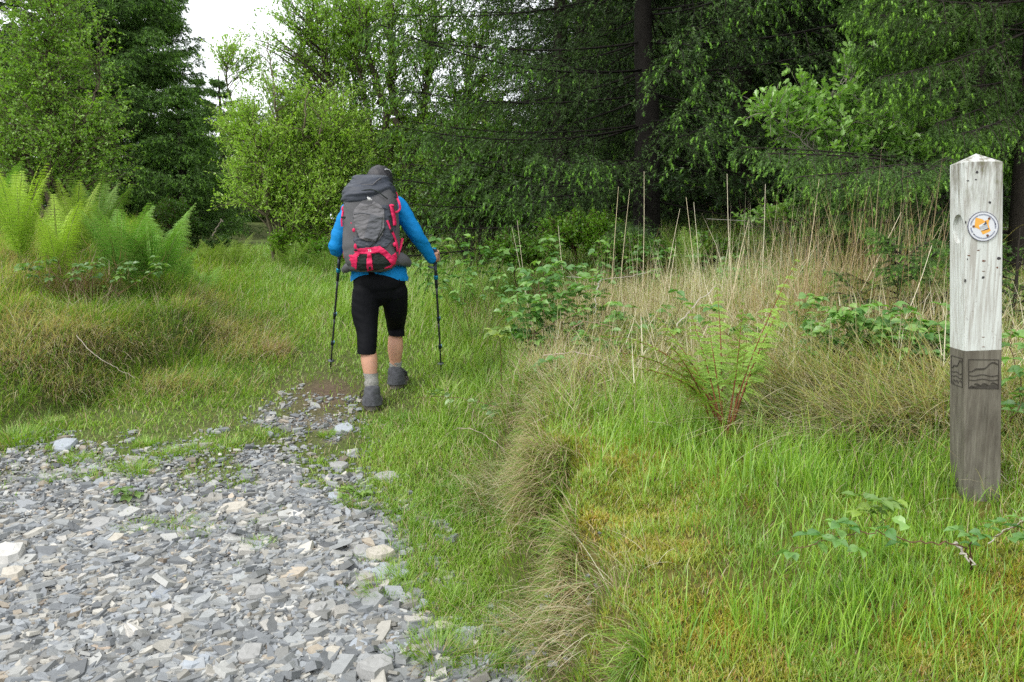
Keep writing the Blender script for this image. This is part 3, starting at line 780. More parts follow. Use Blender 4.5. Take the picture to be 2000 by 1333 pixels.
# ------------------------------------------------------------------ conifers
def conifer(name, label, trunk, r0, boughs, sag, nsec, slen, nsh, shl, nn, nl, nw, old, new, pnew=.25, droop=.5, bark=(.030, .025, .020), group=None, core=True, slope=.55, sl_jit=.3):
    trunk = np.asarray(trunk, float)
    T = empty(name, trunk[0], label, 'tree', group)
    wd = Acc()
    q = wire(trunk, 8); rr = np.linspace(r0, r0 * .12, len(q)); rr[0] *= 1.3
    tubes(wd, q[None], rr[None], np.array([bark]), 10)
    A, B = boughs; nb = len(A)
    M = (A + B) / 2 - np.array([0, 0, 1.0]) * (np.linalg.norm(B - A, axis=1) * sag)[:, None] + rv(nb, .03)
    BB = bez(A, M, B, 10)
    L = np.linalg.norm(B - A, axis=1)
    tubes(wd, BB, np.linspace(1, .25, 10)[None] * np.clip(.0032 * L + .003, .003, .02)[:, None], np.array([bark]) * U(.8, 1.3, (nb, 1)), 4)
    # side twigs
    t = np.clip((np.arange(nsec)[None] + rng.random((nb, nsec))) / nsec * .86 + .16, 0, 1)
    fi = t * 9; i0 = np.minimum(fi.astype(int), 8); fr = (fi - i0)[..., None]
    bi = np.arange(nb)[:, None]
    S0 = BB[bi, i0] * (1 - fr) + BB[bi, i0 + 1] * fr
    tg = nrm(BB[bi, i0 + 1] - BB[bi, i0])
    sd = np.where(np.arange(nsec) % 2 == 0, 1., -1.)[None, :, None]
    lat = nrm(np.cross(tg, np.array([0, 0, 1.0]))) * sd
    D = nrm(lat * slope + tg * .62 + rng.normal(0, .16, tg.shape) - np.array([0, 0, .12]))
    sl = slen * L[:, None] * (1.12 - t) ** .6 * U(1 - sl_jit, 1 + sl_jit, t.shape)
    S0 = S0.reshape(-1, 3); D = D.reshape(-1, 3); sl = sl.reshape(-1); lat = lat.reshape(-1, 3); tt = t.reshape(-1)
    # the bough tip is a twig too
    S0 = np.concatenate([S0, BB[:, -3]]); D = np.concatenate([D, nrm(B - BB[:, -3])]); sl = np.concatenate([sl, .22 * L]); lat = np.concatenate([lat, nrm(np.cross(nrm(B - A), np.array([0, 0, 1.0])))]); 
    E = S0 + D * sl[:, None] - np.array([0, 0, 1.0]) * (sl * droop)[:, None]
    SM = S0 + D * (sl * .55)[:, None] + np.array([0, 0, .04]) * sl[:, None]
    SB = bez(S0, SM, E, 5)
    tubes(wd, SB, np.linspace(1, .4, 5)[None] * .0045 * np.ones((len(S0), 1)), np.array([bark]) * 1.2, 3)
    wd.build('trunk', M_BARK, T, smooth=True)
    # shoots
    ns = len(S0)
    s = np.clip((np.arange(nsh)[None] + rng.random((ns, nsh))) / nsh * .95 + .06, 0, 1)
    fi = s * 4; i0 = np.minimum(fi.astype(int), 3); fr = (fi - i0)[..., None]; bi = np.arange(ns)[:, None]
    Q = SB[bi, i0] * (1 - fr) + SB[bi, i0 + 1] * fr
    tg = nrm(SB[bi, i0 + 1] - SB[bi, i0])
    sd = np.where(rng.random((ns, nsh)) < .5, 1., -1.)[..., None]
    la = nrm(np.cross(tg, np.array([0, 0, 1.0]))) * sd
    dd = nrm(tg * .75 + la * U(.1, .9, (ns, nsh, 1)) + rng.normal(0, .15, tg.shape) - np.array([0, 0, 1.0]) * droop * .5)
    Q = Q.reshape(-1, 3); dd = dd.reshape(-1, 3)
    outer = np.concatenate([tt, np.ones(nb)])[:, None]
    isnew = (rng.random((ns, nsh)) < np.where(s > .6, pnew * 2.2, pnew * .3) * sstep(.35, .75, outer) * 1.25).reshape(-1)
    ln = shl * U(.7, 1.2, len(Q))
    ac = Acc(); o0, o1 = np.array(old[0]) * 1.15, np.array(old[1]) * 1.15
    k = ~isnew
    needles(ac, Q, dd, ln * 1.1, nn, nl, nw, o0 + (o1 - o0) * rng.random((len(Q), 1)))
    ac.build('crown', M_NEEDLE, T)
    if isnew.any():
        ac = Acc(); n0, n1 = np.array(new[0]) * GREENER * 1.1, np.array(new[1]) * GREENER * 1.1
        Qn = Q[isnew] + dd[isnew] * ln[isnew, None] * .7
        dn = nrm(dd[isnew] * .6 - np.array([0, 0, .55]) + rv(isnew.sum(), .15)); cn = n0 + (n1 - n0) * rng.random((isnew.sum(), 1))
        if core: spindles(ac, Qn, dn, ln[isnew] * .30, ln[isnew] * .06, cn)
        needles(ac, Qn, dn, ln[isnew] * .36, max(8, int(nn * 1.1)), nl * .55, nw * .9, cn)
        ac.build('new_shoots', M_NEEDLE, T)
    return T

def needles(ac, Q, D, ln, nn, nl, nw, C):
    n = len(Q); t = rng.random((n, nn))
    p = Q[:, None] + D[:, None] * (ln[:, None] * t)[..., None]
    r = rng.normal(0, 1, (n, nn, 3)); r = r - (r * D[:, None]).sum(-1, keepdims=True) * D[:, None]
    nd = nrm(nrm(r) * .85 + D[:, None] * .75)
    sd = nrm(np.cross(nd, rng.normal(0, 1, (n, nn, 3)))) * nw / 2
    tip = p + nd * nl * U(.75, 1.2, (n, nn, 1))
    V = np.stack([p - sd, p + sd, tip], 2).reshape(-1, 3)
    F = np.arange(n * nn * 3).reshape(-1, 3)
    ac.add(V, F, np.repeat(np.broadcast_to(C, (n, 3)), nn * 3, 0))

def spindles(ac, Q, D, L, R, C):
    n = len(Q); ref = rng.normal(0, 1, (n, 3)); A = nrm(np.cross(D, ref)); B = np.cross(D, A)
    L = L[:, None]; R = R[:, None]
    V = [Q]
    for f, g in ((.3, 1.0), (.75, .8)):
        for k in range(4):
            an = k * np.pi / 2
            V.append(Q + D * L * f + (A * math.cos(an) + B * math.sin(an)) * R * g)
    V.append(Q + D * L)
    V = np.stack(V, 1); o = np.arange(n)[:, None] * 10
    T = [o + np.array([0, 1 + (k + 1) % 4, 1 + k]) for k in range(4)] + [o + np.array([5 + k, 5 + (k + 1) % 4, 9]) for k in range(4)]
    Qd = [o + np.array([1 + k, 1 + (k + 1) % 4, 5 + (k + 1) % 4, 5 + k]) for k in range(4)]
    ac.add(V.reshape(-1, 3), [np.concatenate(T), np.concatenate(Qd)], np.repeat(C, 10, 0))

def whorls(base, height, rad, z0, dz, per, drop=.15, top=.0, az0=None, power=.85, azr=None):
    A, B = [], []
    z = z0
    while z < height * .985:
        f = 1 - z / height
        for k in range(per if z < height * .8 else max(3, per - 2)):
            a = U(0, 2 * np.pi) if azr is None else U(*azr)
            L = rad * f ** power * U(.7, 1.12)
            up = .35 * (1 - f) - drop * f
            A.append(base + np.array([0, 0, z + U(-.1, .1) * dz]))
            B.append(A[-1] + np.array([math.cos(a) * L, math.sin(a) * L, L * (up + U(-.08, .08))]))
        z += dz * U(.8, 1.2)
    return np.array(A), np.array(B)

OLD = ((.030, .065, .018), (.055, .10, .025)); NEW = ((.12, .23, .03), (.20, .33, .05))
def spruce_at(u, Y, height, rad, label, z0=.3, dz=.38, per=6, name='spruce_tree', old=OLD, new=NEW, pnew=.25, nsec=12, nsh=5, shl=.16, nn=9, nl=.05, nw=.014, r0=.14, sag=.12, drop=.15, droop=.25, group=None, slen=.34, power=.85):
    b = gpt(u, Y)
    tr = [b - np.array([0, 0, .2]), b + np.array([.03, 0, height * .5]), b + np.array([0, 0, height])]
    return conifer(name, label, tr, r0, whorls(b, height, rad, z0, dz, per, drop, power=power), sag, nsec, slen, nsh, shl, nn, nl, nw, old, new, pnew, droop, group=group)

# left background
LOLD = ((.06, .13, .03), (.11, .20, .045)); LNEW = ((.16, .29, .045), (.23, .38, .07))
spruce_at(222, 17.5, 8.4, 2.5, 'taller dark spruce behind the birch cut by the top of the picture', old=LOLD, new=LNEW, nsec=20, nsh=7, per=10, dz=.21, power=.7, slen=.26)
spruce_at(290, 19.0, 6.9, 2.3, 'spruce whose pointed top just shows against the white sky', old=LOLD, new=LNEW, nsec=20, nsh=7, per=10, dz=.21, z0=.2, power=.7, slen=.26)
spruce_at(360, 17.0, 3.3, 1.4, 'short bushy spruce at the right foot of the tall left spruces', old=LOLD, new=LNEW, nsec=12, nsh=5, per=8, dz=.25, z0=.1)
spruce_at(10, 16.5, 6.4, 1.7, 'dark spruce half cut by the left edge of the picture', nsec=12, per=7)
spruce_at(440, 25.0, 4.4, 2.1, 'far spruce with a pointed top beside the sky gap', old=LOLD, nsec=9, per=7, dz=.34, nl=.07, nw=.02)
spruce_at(398, 26.0, 4.6, 1.6, 'far low spruce closing the end of the lane', old=LOLD, nsec=9, per=7, dz=.34, nl=.07, nw=.02)

# the big spruce right of centre with its trunk in view
big = gpt(1262, 9.6)
A1, B1 = whorls(big, 13.0, 3.3, .55, .30, 7, .12, power=.45)
conifer('spruce_tree', 'big dark spruce right of centre, its bare trunk showing between drooping branches',
        [big - np.array([0, 0, .2]), P(1264, 200, 9.6), P(1256, 0, 9.6), P(1256, 0, 9.6) + np.array([0, 0, 5.]), big + np.array([0, 0, 13.])], .17,
        (A1, B1), .10, 24, .20, 8, .12, 12, .030, .009, ((.034, .075, .018), (.07, .13, .028)), ((.10, .22, .03), (.19, .34, .05)), .34, .6, bark=(.014, .012, .010))
# spruces standing behind it, mesh shared by the farther ones
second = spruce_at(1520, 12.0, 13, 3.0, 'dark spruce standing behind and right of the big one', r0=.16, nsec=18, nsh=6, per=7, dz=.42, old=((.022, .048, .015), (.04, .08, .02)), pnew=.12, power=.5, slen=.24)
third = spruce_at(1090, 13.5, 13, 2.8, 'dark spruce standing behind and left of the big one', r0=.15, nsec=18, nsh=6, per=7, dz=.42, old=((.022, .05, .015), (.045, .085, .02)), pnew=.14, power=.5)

def copy_thing(src, loc, rz, sc, label, group=None):
    r = src.copy(); scn.collection.objects.link(r)
    r.location = tuple(float(q) for q in loc); r.rotation_euler = (0, 0, rz); r.scale = (sc, sc, sc); r['label'] = label
    if group: r['group'] = group
    for ch in [c for c in src.children]:
        c = ch.copy(); scn.collection.objects.link(c); c.parent = r
    return r
k = 0
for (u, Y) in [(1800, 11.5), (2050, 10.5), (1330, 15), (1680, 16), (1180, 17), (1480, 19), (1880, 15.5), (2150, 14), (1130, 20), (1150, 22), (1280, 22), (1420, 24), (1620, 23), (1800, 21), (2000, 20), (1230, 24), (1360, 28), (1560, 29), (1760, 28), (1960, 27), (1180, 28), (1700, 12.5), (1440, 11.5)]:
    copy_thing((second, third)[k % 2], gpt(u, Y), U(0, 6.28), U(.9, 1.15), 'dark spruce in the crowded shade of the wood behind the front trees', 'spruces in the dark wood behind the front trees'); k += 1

# near spruce on the right: branches come in from beyond the frame and hang over the post
rt = gpt(2010, 6.3)
A, B = [], []
for (a, b) in [((2010, 60), (1665, 20)), ((2010, 0), (1700, -30)), ((2010, 110), (1690, 90)), ((2010, 150), (1760, 170)), ((2010, 40), (1780, 90)), ((2010, 170), (1830, 240)), ((2010, 60), (1720, 150)),
               ((2010, 200), (1880, 260)), ((2010, -60), (1720, -70)), ((2010, 90), (1900, 200)), ((2010, -20), (1850, 60)), ((2010, 230), (1960, 330)), ((2010, 120), (1960, 250))]:
    dy = U(-1.2, .6)
    A.append(P(a[0], a[1], 6.3)); B.append(P(b[0], b[1], 6.3 + dy))
A2, B2 = whorls(rt, 10, 2.6, 2.6, .34, 6, .10, power=.4)
keep = (B2[:, 1] > 4.2)
A = np.concatenate([np.array(A), A2[keep]]); B = np.concatenate([np.array(B), B2[keep]])
ROLD = ((.045, .10, .018), (.08, .15, .028)); RNEW = ((.14, .26, .03), (.21, .36, .045))
conifer('spruce_tree', 'near spruce on the right whose bright branches hang down above the white post',
        [rt - np.array([0, 0, .2]), P(2010, 200, 6.3), rt + np.array([0, 0, 10.])], .13, (A, B), .06, 34, .20, 9, .10, 16, .024, .0055, ROLD, RNEW, .42, .7)
# second near spruce: the level boughs with fat pale shoots
lt = gpt(1905, 6.9)
A, B = [], []
for (a, b, dy) in [((1905, 330), (1450, 288), -1.2), ((1905, 340), (1500, 300), -1.5), ((1905, 350), (1570, 345), -1.8), ((1905, 360), (1620, 372), -1.6), ((1905, 350), (1690, 330), -2.0), ((1905, 380), (1640, 420), -1.5),
                   ((1905, 390), (1720, 440), -1.2), ((1905, 300), (1560, 310), -.8), ((1905, 400), (1780, 450), -1.4), ((1905, 330), (1760, 350), -2.0), ((1905, 420), (1560, 400), -.3), ((1905, 430), (1500, 440), .4), ((1905, 420), (1840, 470), -1.0), ((1905, 300), (1820, 330), -1.9)]:
    A.append(P(a[0], a[1], 6.9)); B.append(P(b[0], b[1], 6.9 + dy))
A2, B2 = whorls(lt, 4.2, 1.6, .3, .3, 7, .05, azr=(-.5, 3.6), power=.5)
A = np.concatenate([np.array(A), A2]); B = np.concatenate([np.array(B), B2])
conifer('spruce_tree', 'low spruce with level boughs of fat pale shoots reaching left of the post', [lt - np.array([0, 0, .2]), P(1905, 300, 6.9), lt + np.array([0, 0, 4.2])], .07,
        (A, B), -.04, 34, .15, 8, .085, 20, .020, .005, ((.05, .11, .025), (.085, .16, .035)), ((.15, .27, .05), (.23, .37, .075)), .42, .45)
# spruce seedlings behind the post
for (u, v, Y, lab, n_) in [(1760, 640, 4.5, 'little bushy spruce seedling with fat green tips left of the post', 9), (1990, 640, 4.2, 'little bushy spruce seedling just right of the post', 7)]:
    g = on_ground(u, v); g = gpt(u, Y)
    A = np.array([g + np.array([0, 0, z]) for z in np.linspace(.05, .42, n_ * 2)])
    an = U(0, 6.28, n_ * 2); L = np.linspace(.42, .14, n_ * 2)
    B = A + np.stack([np.cos(an) * L, np.sin(an) * L, .12 * np.ones(n_ * 2)], 1)
    conifer('spruce_seedling', lab, [g - np.array([0, 0, .05]), g + np.array([0, 0, .3]), g + np.array([0, 0, .52])], .014, (A, B), .08, 7, .42, 5, .06, 34, .014, .003,
            ((.06, .13, .03), (.10, .19, .04)), ((.15, .28, .05), (.23, .38, .08)), .4, .3)
# ------------------------------------------------------------------ the far wood that reads as one mass
a_ = Acc()
n = 60000
x = U(1.5, 46, n); y = U(31, 40, n)
zz = rng.random(n) ** .8 * (13 * sstep(1, 5, x) + 1)
pos = np.stack([x, y, H(x, y) + zz], 1)
leaves(a_, pos, rv(n) * np.array([1, 1, .5]) - np.array([0, 0, .4]), rv(n) + np.array([0, -.8, .8]), U(.35, .8, n), U(.2, .4, n), mixc(np.array([.025, .05, .015]), np.array([.05, .09, .025]), rng.random(n)))
n = 22000
x = U(-32, 4, n); y = U(30, 42, n)
zz = rng.random(n) ** .9 * (1.6 + 5.5 * sstep(-14.5, -18, x) + 2.0 * sstep(-12, -8, x) + 1.3 * vnoise(x * .8, y * .3, 12))
pos = np.stack([x, y, H(x, y) + zz], 1)
leaves(a_, pos, rv(n) * np.array([1, 1, .5]) - np.array([0, 0, .4]), rv(n) + np.array([0, -.8, .8]), U(.3, .6, n), U(.2, .4, n), mixc(np.array([.05, .10, .025]), np.array([.10, .17, .04]), rng.random(n)))
tag(a_.build('far_wood', M_NEEDLE), 'dark far wood closing the view behind the trunks', 'wood', kind='stuff')
# ------------------------------------------------------------------ ferns
def frond(ac, wd, base, tip, arch, plen, npin, npl, c0, c1, start=.22, prof=.55, stemc=(.20, .24, .06), sr=.0035, curl=0, pw=.40, bw=.36, jit=.08, yaw=.6):
    """one frond: rachis from base to tip, bowed by arch; pinnae in two ranks, each a row of small pinnules"""
    base = np.asarray(base, float); tip = np.asarray(tip, float); L = np.linalg.norm(tip - base)
    M = (base + tip) / 2 + np.asarray(arch, float)
    k = 24; R = bez(base[None], M[None], tip[None], k)[0]
    T = nrm(np.gradient(R, axis=0))
    tubes(wd, R[None], np.linspace(1, .18, k)[None] * sr, np.array([stemc]), 4)
    out = tip - base; out[2] = 0
    hor = nrm(np.cross(T, np.broadcast_to(np.array([0, 0, 1.0]), T.shape)) + 1e-6 * rv(k))
    if abs(out[0]) + abs(out[1]) < .15 * L: hor[:] = nrm(np.array([[math.cos(a_f), math.sin(a_f), 0.]])) if (a_f := U(-yaw, yaw)) is not None else hor
    t = np.linspace(start, .985, npin); fi = t * (k - 1); i0 = np.minimum(fi.astype(int), k - 2); fr = (fi - i0)[:, None]
    Pn = R[i0] * (1 - fr) + R[i0 + 1] * fr; Tn = T[i0]; Hn = hor[i0]; Nn = nrm(np.cross(Hn, Tn))
    s = (t - start) / (1 - start)
    pl = plen * (np.sin(np.pi * np.clip(s, 0, 1) ** prof * .93 + .12) ** .9) * U(.85, 1.1, npin)
    for sd in (-1., 1.):
        D = nrm(Hn * sd + Tn * .32 - np.array([0, 0, .16]) + rng.normal(0, jit, (npin, 3)))
        q = (np.arange(npl) + .7) / npl
        drop = -.22 * pl[:, None, None] * (q ** 2)[None, :, None] * np.array([0, 0, 1.0])
        C = Pn[:, None] + D[:, None] * (pl[:, None] * q)[..., None] + drop
        tubes(wd, np.stack([Pn, Pn + D * pl[:, None] * .5 + drop[:, npl // 2], C[:, -1]], 1), np.full((npin, 3), .0009), np.array([stemc]), 3)
        w = pl[:, None] * pw * (1.05 - q)[None] ** .8 * .55 + .004
        Tt = np.repeat(Tn[:, None], npl, 1)
        for s2 in (-1., 1.):
            pd = nrm(Tt * s2 + D[:, None] * .45 + rng.normal(0, .1, Tt.shape) + (np.array([0, 0, .35 * curl])))
            nrml = nrm(np.repeat(Nn[:, None], npl, 1) + rng.normal(0, .15, Tt.shape))
            m = npin * npl
            col = np.asarray(c0) + (np.asarray(c1) - np.asarray(c0)) * np.clip(rng.random((m, 1)) * .5 + .5 * np.repeat(s, npl)[:, None], 0, 1)
            leaves(ac, C.reshape(-1, 3), pd.reshape(-1, 3), nrml.reshape(-1, 3), w.reshape(-1), w.reshape(-1) * bw, col, 0, .15)

def fern(name, label, base, fronds, plen, npin, npl, c0, c1, **kw):
    """fronds: list of (tip, arch)"""
    T = empty(name, base, label, 'fern')
    ac, wd = Acc(), Acc()
    for tip, arch in fronds:
        frond(ac, wd, np.asarray(base) + rv(1, .02)[0] * np.array([1, 1, 0]), tip, arch, plen * U(.85, 1.1), npin, npl, c0, c1, **kw)
    wd.build('stems', M_TWIG, T); ac.build('fronds', M_FERN, T)
    return T

def fern_clump(label, u, Y, n, length, lean, c0, c1, plen=.16, npin=26, npl=9, name='fern', h_bias=1.0, **kw):
    b = gpt(u, Y); fr = []
    for k in range(n):
        a = 2 * np.pi * k / n + U(-.3, .3); L = length * U(.75, 1.1); ln = lean * U(.6, 1.3)
        tip = b + np.array([math.cos(a) * math.sin(ln) * L, math.sin(a) * math.sin(ln) * L, math.cos(ln) * L * h_bias])
        arch = np.array([-math.cos(a), -math.sin(a), 0]) * L * .10 + np.array([0, 0, L * .10])
        fr.append((tip, arch))
    return fern(name, label, b, fr, plen, npin, npl, c0, c1, **kw)

YG = ((.30, .50, .04), (.46, .64, .07)); MG = ((.11, .29, .035), (.24, .46, .07)); DG = ((.10, .21, .03), (.17, .30, .05))
fern_clump('tall yellow green fern with upright fronds at the left edge', 40, 7.3, 11, 1.0, .30, *YG)
fern_clump('yellow green fern beside the tallest fern, its fronds leaning together', 110, 7.0, 9, .78, .38, *YG, plen=.14)
fern_clump('fern with lime green fronds behind the dead bracken heap', 150, 7.8, 8, .85, .35, (.24, .38, .04), (.35, .48, .06))
fern_clump('wide mid green fern in the middle of the fern bank', 235, 7.2, 12, .85, .55, *MG, plen=.17, npin=26, npl=9)
fern_clump('arching green fern leaning right with feathery drooping tips', 300, 7.5, 11, .85, .6, *MG, plen=.2)
fern_clump('small fern on the slope right of the arching ferns', 345, 8.2, 8, .55, .65, *MG, plen=.13, npin=20, npl=7)
fern_clump('low fern tuft at the brow of the mound above the lane', 395, 9.4, 7, .42, .7, *MG, plen=.10, npin=18, npl=6)
fern_clump('green fern filling the gap under the birch', 190, 8.6, 10, .9, .5, *DG, plen=.18)
fern_clump('fern in shade at the left edge behind the yellow ferns', -10, 8.4, 9, .95, .4, *MG, plen=.17)
fern_clump('fern below the willow bush just left of the hiker', 640, 10.6, 9, .6, .8, (.13, .27, .03), (.22, .37, .05), plen=.15, npin=20, npl=6)
fern_clump('fern below the willow bush farther left, half in the long grass', 570, 10.9, 9, .55, .8, (.15, .30, .03), (.25, .40, .05), plen=.14, npin=20, npl=6)
fern_clump('pale fern at the far left corner of the meadow', 455, 12.0, 9, .6, .7, (.22, .36, .05), (.32, .45, .07), plen=.15, npin=18, npl=6)
fern_clump('small pale fern at the meadow edge beside the far one', 410, 12.5, 8, .5, .7, (.24, .38, .05), (.34, .47, .07), plen=.13, npin=18, npl=6)
fern_clump('fern standing in the shade right of the alder bush', 985, 8.6, 8, .5, .7, *MG, plen=.13, npin=20, npl=6)
fern_clump('bright upright fern behind the straw stalks', 1345, 7.3, 7, .55, .4, (.17, .32, .04), (.27, .43, .06), plen=.12, npin=22, npl=7)
fern_clump('fern half hidden behind the bramble left of the rushes', 900, 8.3, 8, .48, .75, *MG, plen=.12, npin=20, npl=6)

# the young bracken in the middle of the right bank, red brown stems, fronds still curled
bb = on_ground(1415, 858)
YB = bb[1]
fr = []
for (tu, tv, dy, ax, az_) in [(1560, 505, .10, -.05, .02), (1385, 640, .15, 0, .0), (1450, 590, -.02, .02, .0), (1170, 655, .1, .10, .20), (1300, 665, -.05, .04, .05), (1500, 660, .15, -.02, .02), (1345, 600, .2, .02, 0), (1240, 720, -.15, .06, .12), (1355, 700, .25, .0, .0), (1460, 650, .2, .02, .0), (1400, 560, .3, .02, .0), (1330, 740, -.1, .03, .04), (1210, 690, .05, .1, .14), (1530, 590, .2, -.03, .02), (1275, 610, .25, .05, .03)]:
    fr.append((P(tu, tv, YB + dy), np.array([ax, 0, az_])))
fern('bracken', 'young bracken with red brown stems and half curled fronds on the right bank', bb, fr, .080, 14, 12, (.20, .36, .045), (.32, .48, .08), start=.36, prof=.5, stemc=(.16, .055, .025), sr=.0042, curl=.9, pw=.28, bw=.7, jit=.3, yaw=1.5)

# ------------------------------------------------------------------ brambles and other leafy stems
def bramble(name, label, cat, canes, nleaf, size, cols, cane_c=(.14, .09, .05), cane_r=.0028, spread=.06, up=.5, start=.3):
    T = empty(name, canes[0][0], label, cat)
    wd, ac = Acc(), Acc()
    for pts in canes:
        q = wire(pts, 8); m = len(q)
        q = q + rv(m, .004)
        tubes(wd, q[None], np.linspace(1, .45, m)[None] * cane_r, np.array([cane_c]), 5)
        n = nleaf
        t = U(start, 1, n) * (m - 1.01); i0 = t.astype(int); fr = (t - i0)[:, None]
        p = q[i0] * (1 - fr) + q[i0 + 1] * fr; tg = nrm(q[i0 + 1] - q[i0])
        d = nrm(rv(n, 1.) * np.array([1, 1, .45]) + np.array([0, 0, up]) + tg * .2)
        e = p + d * (spread * U(.5, 1.2, n))[:, None]
        tubes(wd, bez(p, (p + e) / 2 + np.array([0, 0, .01]), e, 4), np.full((n, 4), cane_r * .3), np.array([.16, .22, .06]), 3)
        hu = rng.random(n) ** 1.4
        for lf in range(3):
            an = (lf - 1) * 1.25 + rng.normal(0, .15, n)
            h = nrm(d * np.array([1, 1, .25]) + 1e-6); pr_ = np.stack([-h[:, 1], h[:, 0], h[:, 2] * 0], 1)
            ld = nrm(h * np.cos(an)[:, None] + pr_ * np.sin(an)[:, None] - np.array([0, 0, .12]) + rng.normal(0, .12, (n, 3)))
            col = np.asarray(cols[0]) + (np.asarray(cols[1]) - np.asarray(cols[0])) * hu[:, None]
            leaves(ac, e, ld, nrm(rv(n, .3) + np.array([0, -.15, 1.0])), size * U(.75, 1.2, n), size * .72 * U(.85, 1.1, n), col, 1, .3)
    wd.build('stems', M_TWIG, T); ac.build('leaves', M_LEAF, T)
    return T
BR = ((.10, .24, .06), (.27, .46, .12))
def cn(*pp): return [P(*q) for q in pp]
g = on_ground(1900, 1120)
bramble('bramble', 'arching bramble cane with pale leaves in the grass before the post', 'bramble',
        [[g] + cn((1880, 1068, 2.05), (1800, 1058, 2.0), (1720, 1042, 1.98), (1620, 1050, 1.95), (1545, 1078, 1.93)), [g] + cn((1895, 1060, 2.05), (1960, 1040, 2.1), (2020, 1005, 2.1))],
        15, .036, BR, (.13, .07, .045), .0022, .045)
g2 = on_ground(1720, 1040)
bramble('bramble', 'small upright bramble shoot with lime green leaves left of the post foot', 'bramble', [[g2] + cn((1725, 1000, 2.1), (1735, 962, 2.1)), [g2] + cn((1700, 1010, 2.1), (1680, 985, 2.1))], 6, .036, ((.14, .26, .05), (.32, .46, .08)), (.14, .2, .05), .0018, .03, start=.5)
def bush_canes(pts, u0, v0, Y):
    b = gpt(u0, Y)
    return [[b + rv(1, .03)[0] * np.array([1, 1, 0])] + [P(a, v, Y + U(-.15, .15)) for a, v in q] for q in pts]
bramble('bramble', 'dense bramble patch with pale leaves between the rushes and the post', 'bramble',
        bush_canes([[(1660, 660), (1655, 620)], [(1700, 680), (1690, 630)], [(1740, 700), (1740, 650)], [(1780, 700), (1790, 650)], [(1820, 700), (1835, 655)], [(1860, 700), (1880, 650)], [(1720, 720), (1780, 690), (1850, 670)], [(1680, 700), (1640, 660)], [(1790, 740), (1800, 720), (1840, 700)], [(1700, 740), (1740, 720), (1760, 690)], [(1600, 690), (1620, 640)], [(1640, 720), (1630, 670)], [(1760, 680), (1765, 620)], [(1830, 680), (1850, 625)], [(1720, 660), (1720, 610)]], 1750, 760, 3.7), 22, .055, BR, spread=.07, cane_r=.0022)
bramble('bramble', 'bramble sprawling over dead stalks beside the lane, right of the hiker', 'bramble',
        bush_canes([[(1060, 600), (1050, 545)], [(1040, 640), (1030, 590)], [(1090, 620), (1100, 570)], [(1120, 680), (1130, 620)], [(1060, 700), (1040, 660)], [(1010, 680), (1015, 640)], [(1160, 640), (1180, 590)], [(1110, 600), (1160, 560)], [(1080, 580), (1085, 525)], [(1130, 600), (1125, 545)], [(1020, 620), (1010, 575)], [(1060, 660), (1075, 610)]], 1080, 740, 5.3), 17, .062, BR, (.15, .07, .05), spread=.08)
bramble('bramble', 'bramble leaves among the rushes above the bracken', 'bramble',
        bush_canes([[(1460, 660), (1450, 620)], [(1530, 680), (1540, 640)], [(1580, 690), (1600, 655)], [(1400, 640), (1370, 600)], [(1500, 700), (1480, 670)], [(1620, 700), (1640, 680)]], 1510, 740, 4.3), 9, .06, BR, spread=.07)
bramble('bramble', 'bramble with broad leaves along the foot of the shaded bushes', 'bramble',
        bush_canes([[(880, 500), (860, 480)], [(930, 510), (930, 470)], [(980, 520), (1000, 480)], [(840, 520), (830, 500)], [(1060, 510), (1080, 470)], [(1240, 520), (1260, 480)]], 960, 560, 7.6), 12, .075, BR, spread=.1)
bramble('sapling', 'thin lone seedling with yellowish top leaves at the bank edge', 'plant', [[gpt(980, 4.95)] + cn((978, 690, 4.95), (972, 645, 4.95))], 11, .05, ((.16, .28, .06), (.36, .42, .08)), (.10, .07, .03), .004, .06, start=.55)
bramble('bramble', 'thin bramble runner trailing over the grass right of the boots', 'bramble', [[on_ground(1010, 800)] + cn((960, 792, 5.0), (880, 776, 5.2), (810, 778, 5.3)), [on_ground(1000, 830)] + cn((960, 805, 4.9), (930, 800, 4.9))], 7, .052, ((.14, .25, .08), (.24, .36, .13)), spread=.05)
bramble('bramble', 'bramble leaves at the foot of the ferns on the left mound', 'bramble', bush_canes([[(100, 530), (90, 510)], [(150, 540), (160, 520)], [(180, 530), (200, 505)], [(60, 540), (50, 520)], [(240, 540), (260, 520)], [(300, 530), (300, 510)]], 170, 560, 6.6), 10, .055, ((.11, .22, .06), (.22, .36, .09)))
g = on_ground(248, 985)
bramble('weed', 'small broad leaved weed growing alone in the slate', 'plant', [[g, g + np.array([-.03, 0, .05]), g + np.array([-.07, 0, .07])], [g, g + np.array([.03, .02, .05])]], 4, .05, ((.14, .25, .06), (.24, .36, .08)), spread=.03, start=.6)
g = on_ground(690, 975)
bramble('weed', 'small leafy weed at the grass edge of the slate track', 'plant', [[g, g + np.array([-.03, 0, .03]), g + np.array([-.07, 0, .04])], [g, g + np.array([.05, .02, .03])]], 6, .045, ((.16, .28, .05), (.26, .40, .07)), spread=.03, start=.5)
bramble('bramble', 'bramble stems with small leaves right of the post', 'bramble', bush_canes([[(1980, 700), (1975, 640)], [(1990, 800), (1985, 740)], [(2010, 760), (2015, 700)], [(1985, 900), (1990, 860)]], 1990, 900, 2.9), 8, .045, BR, spread=.05)

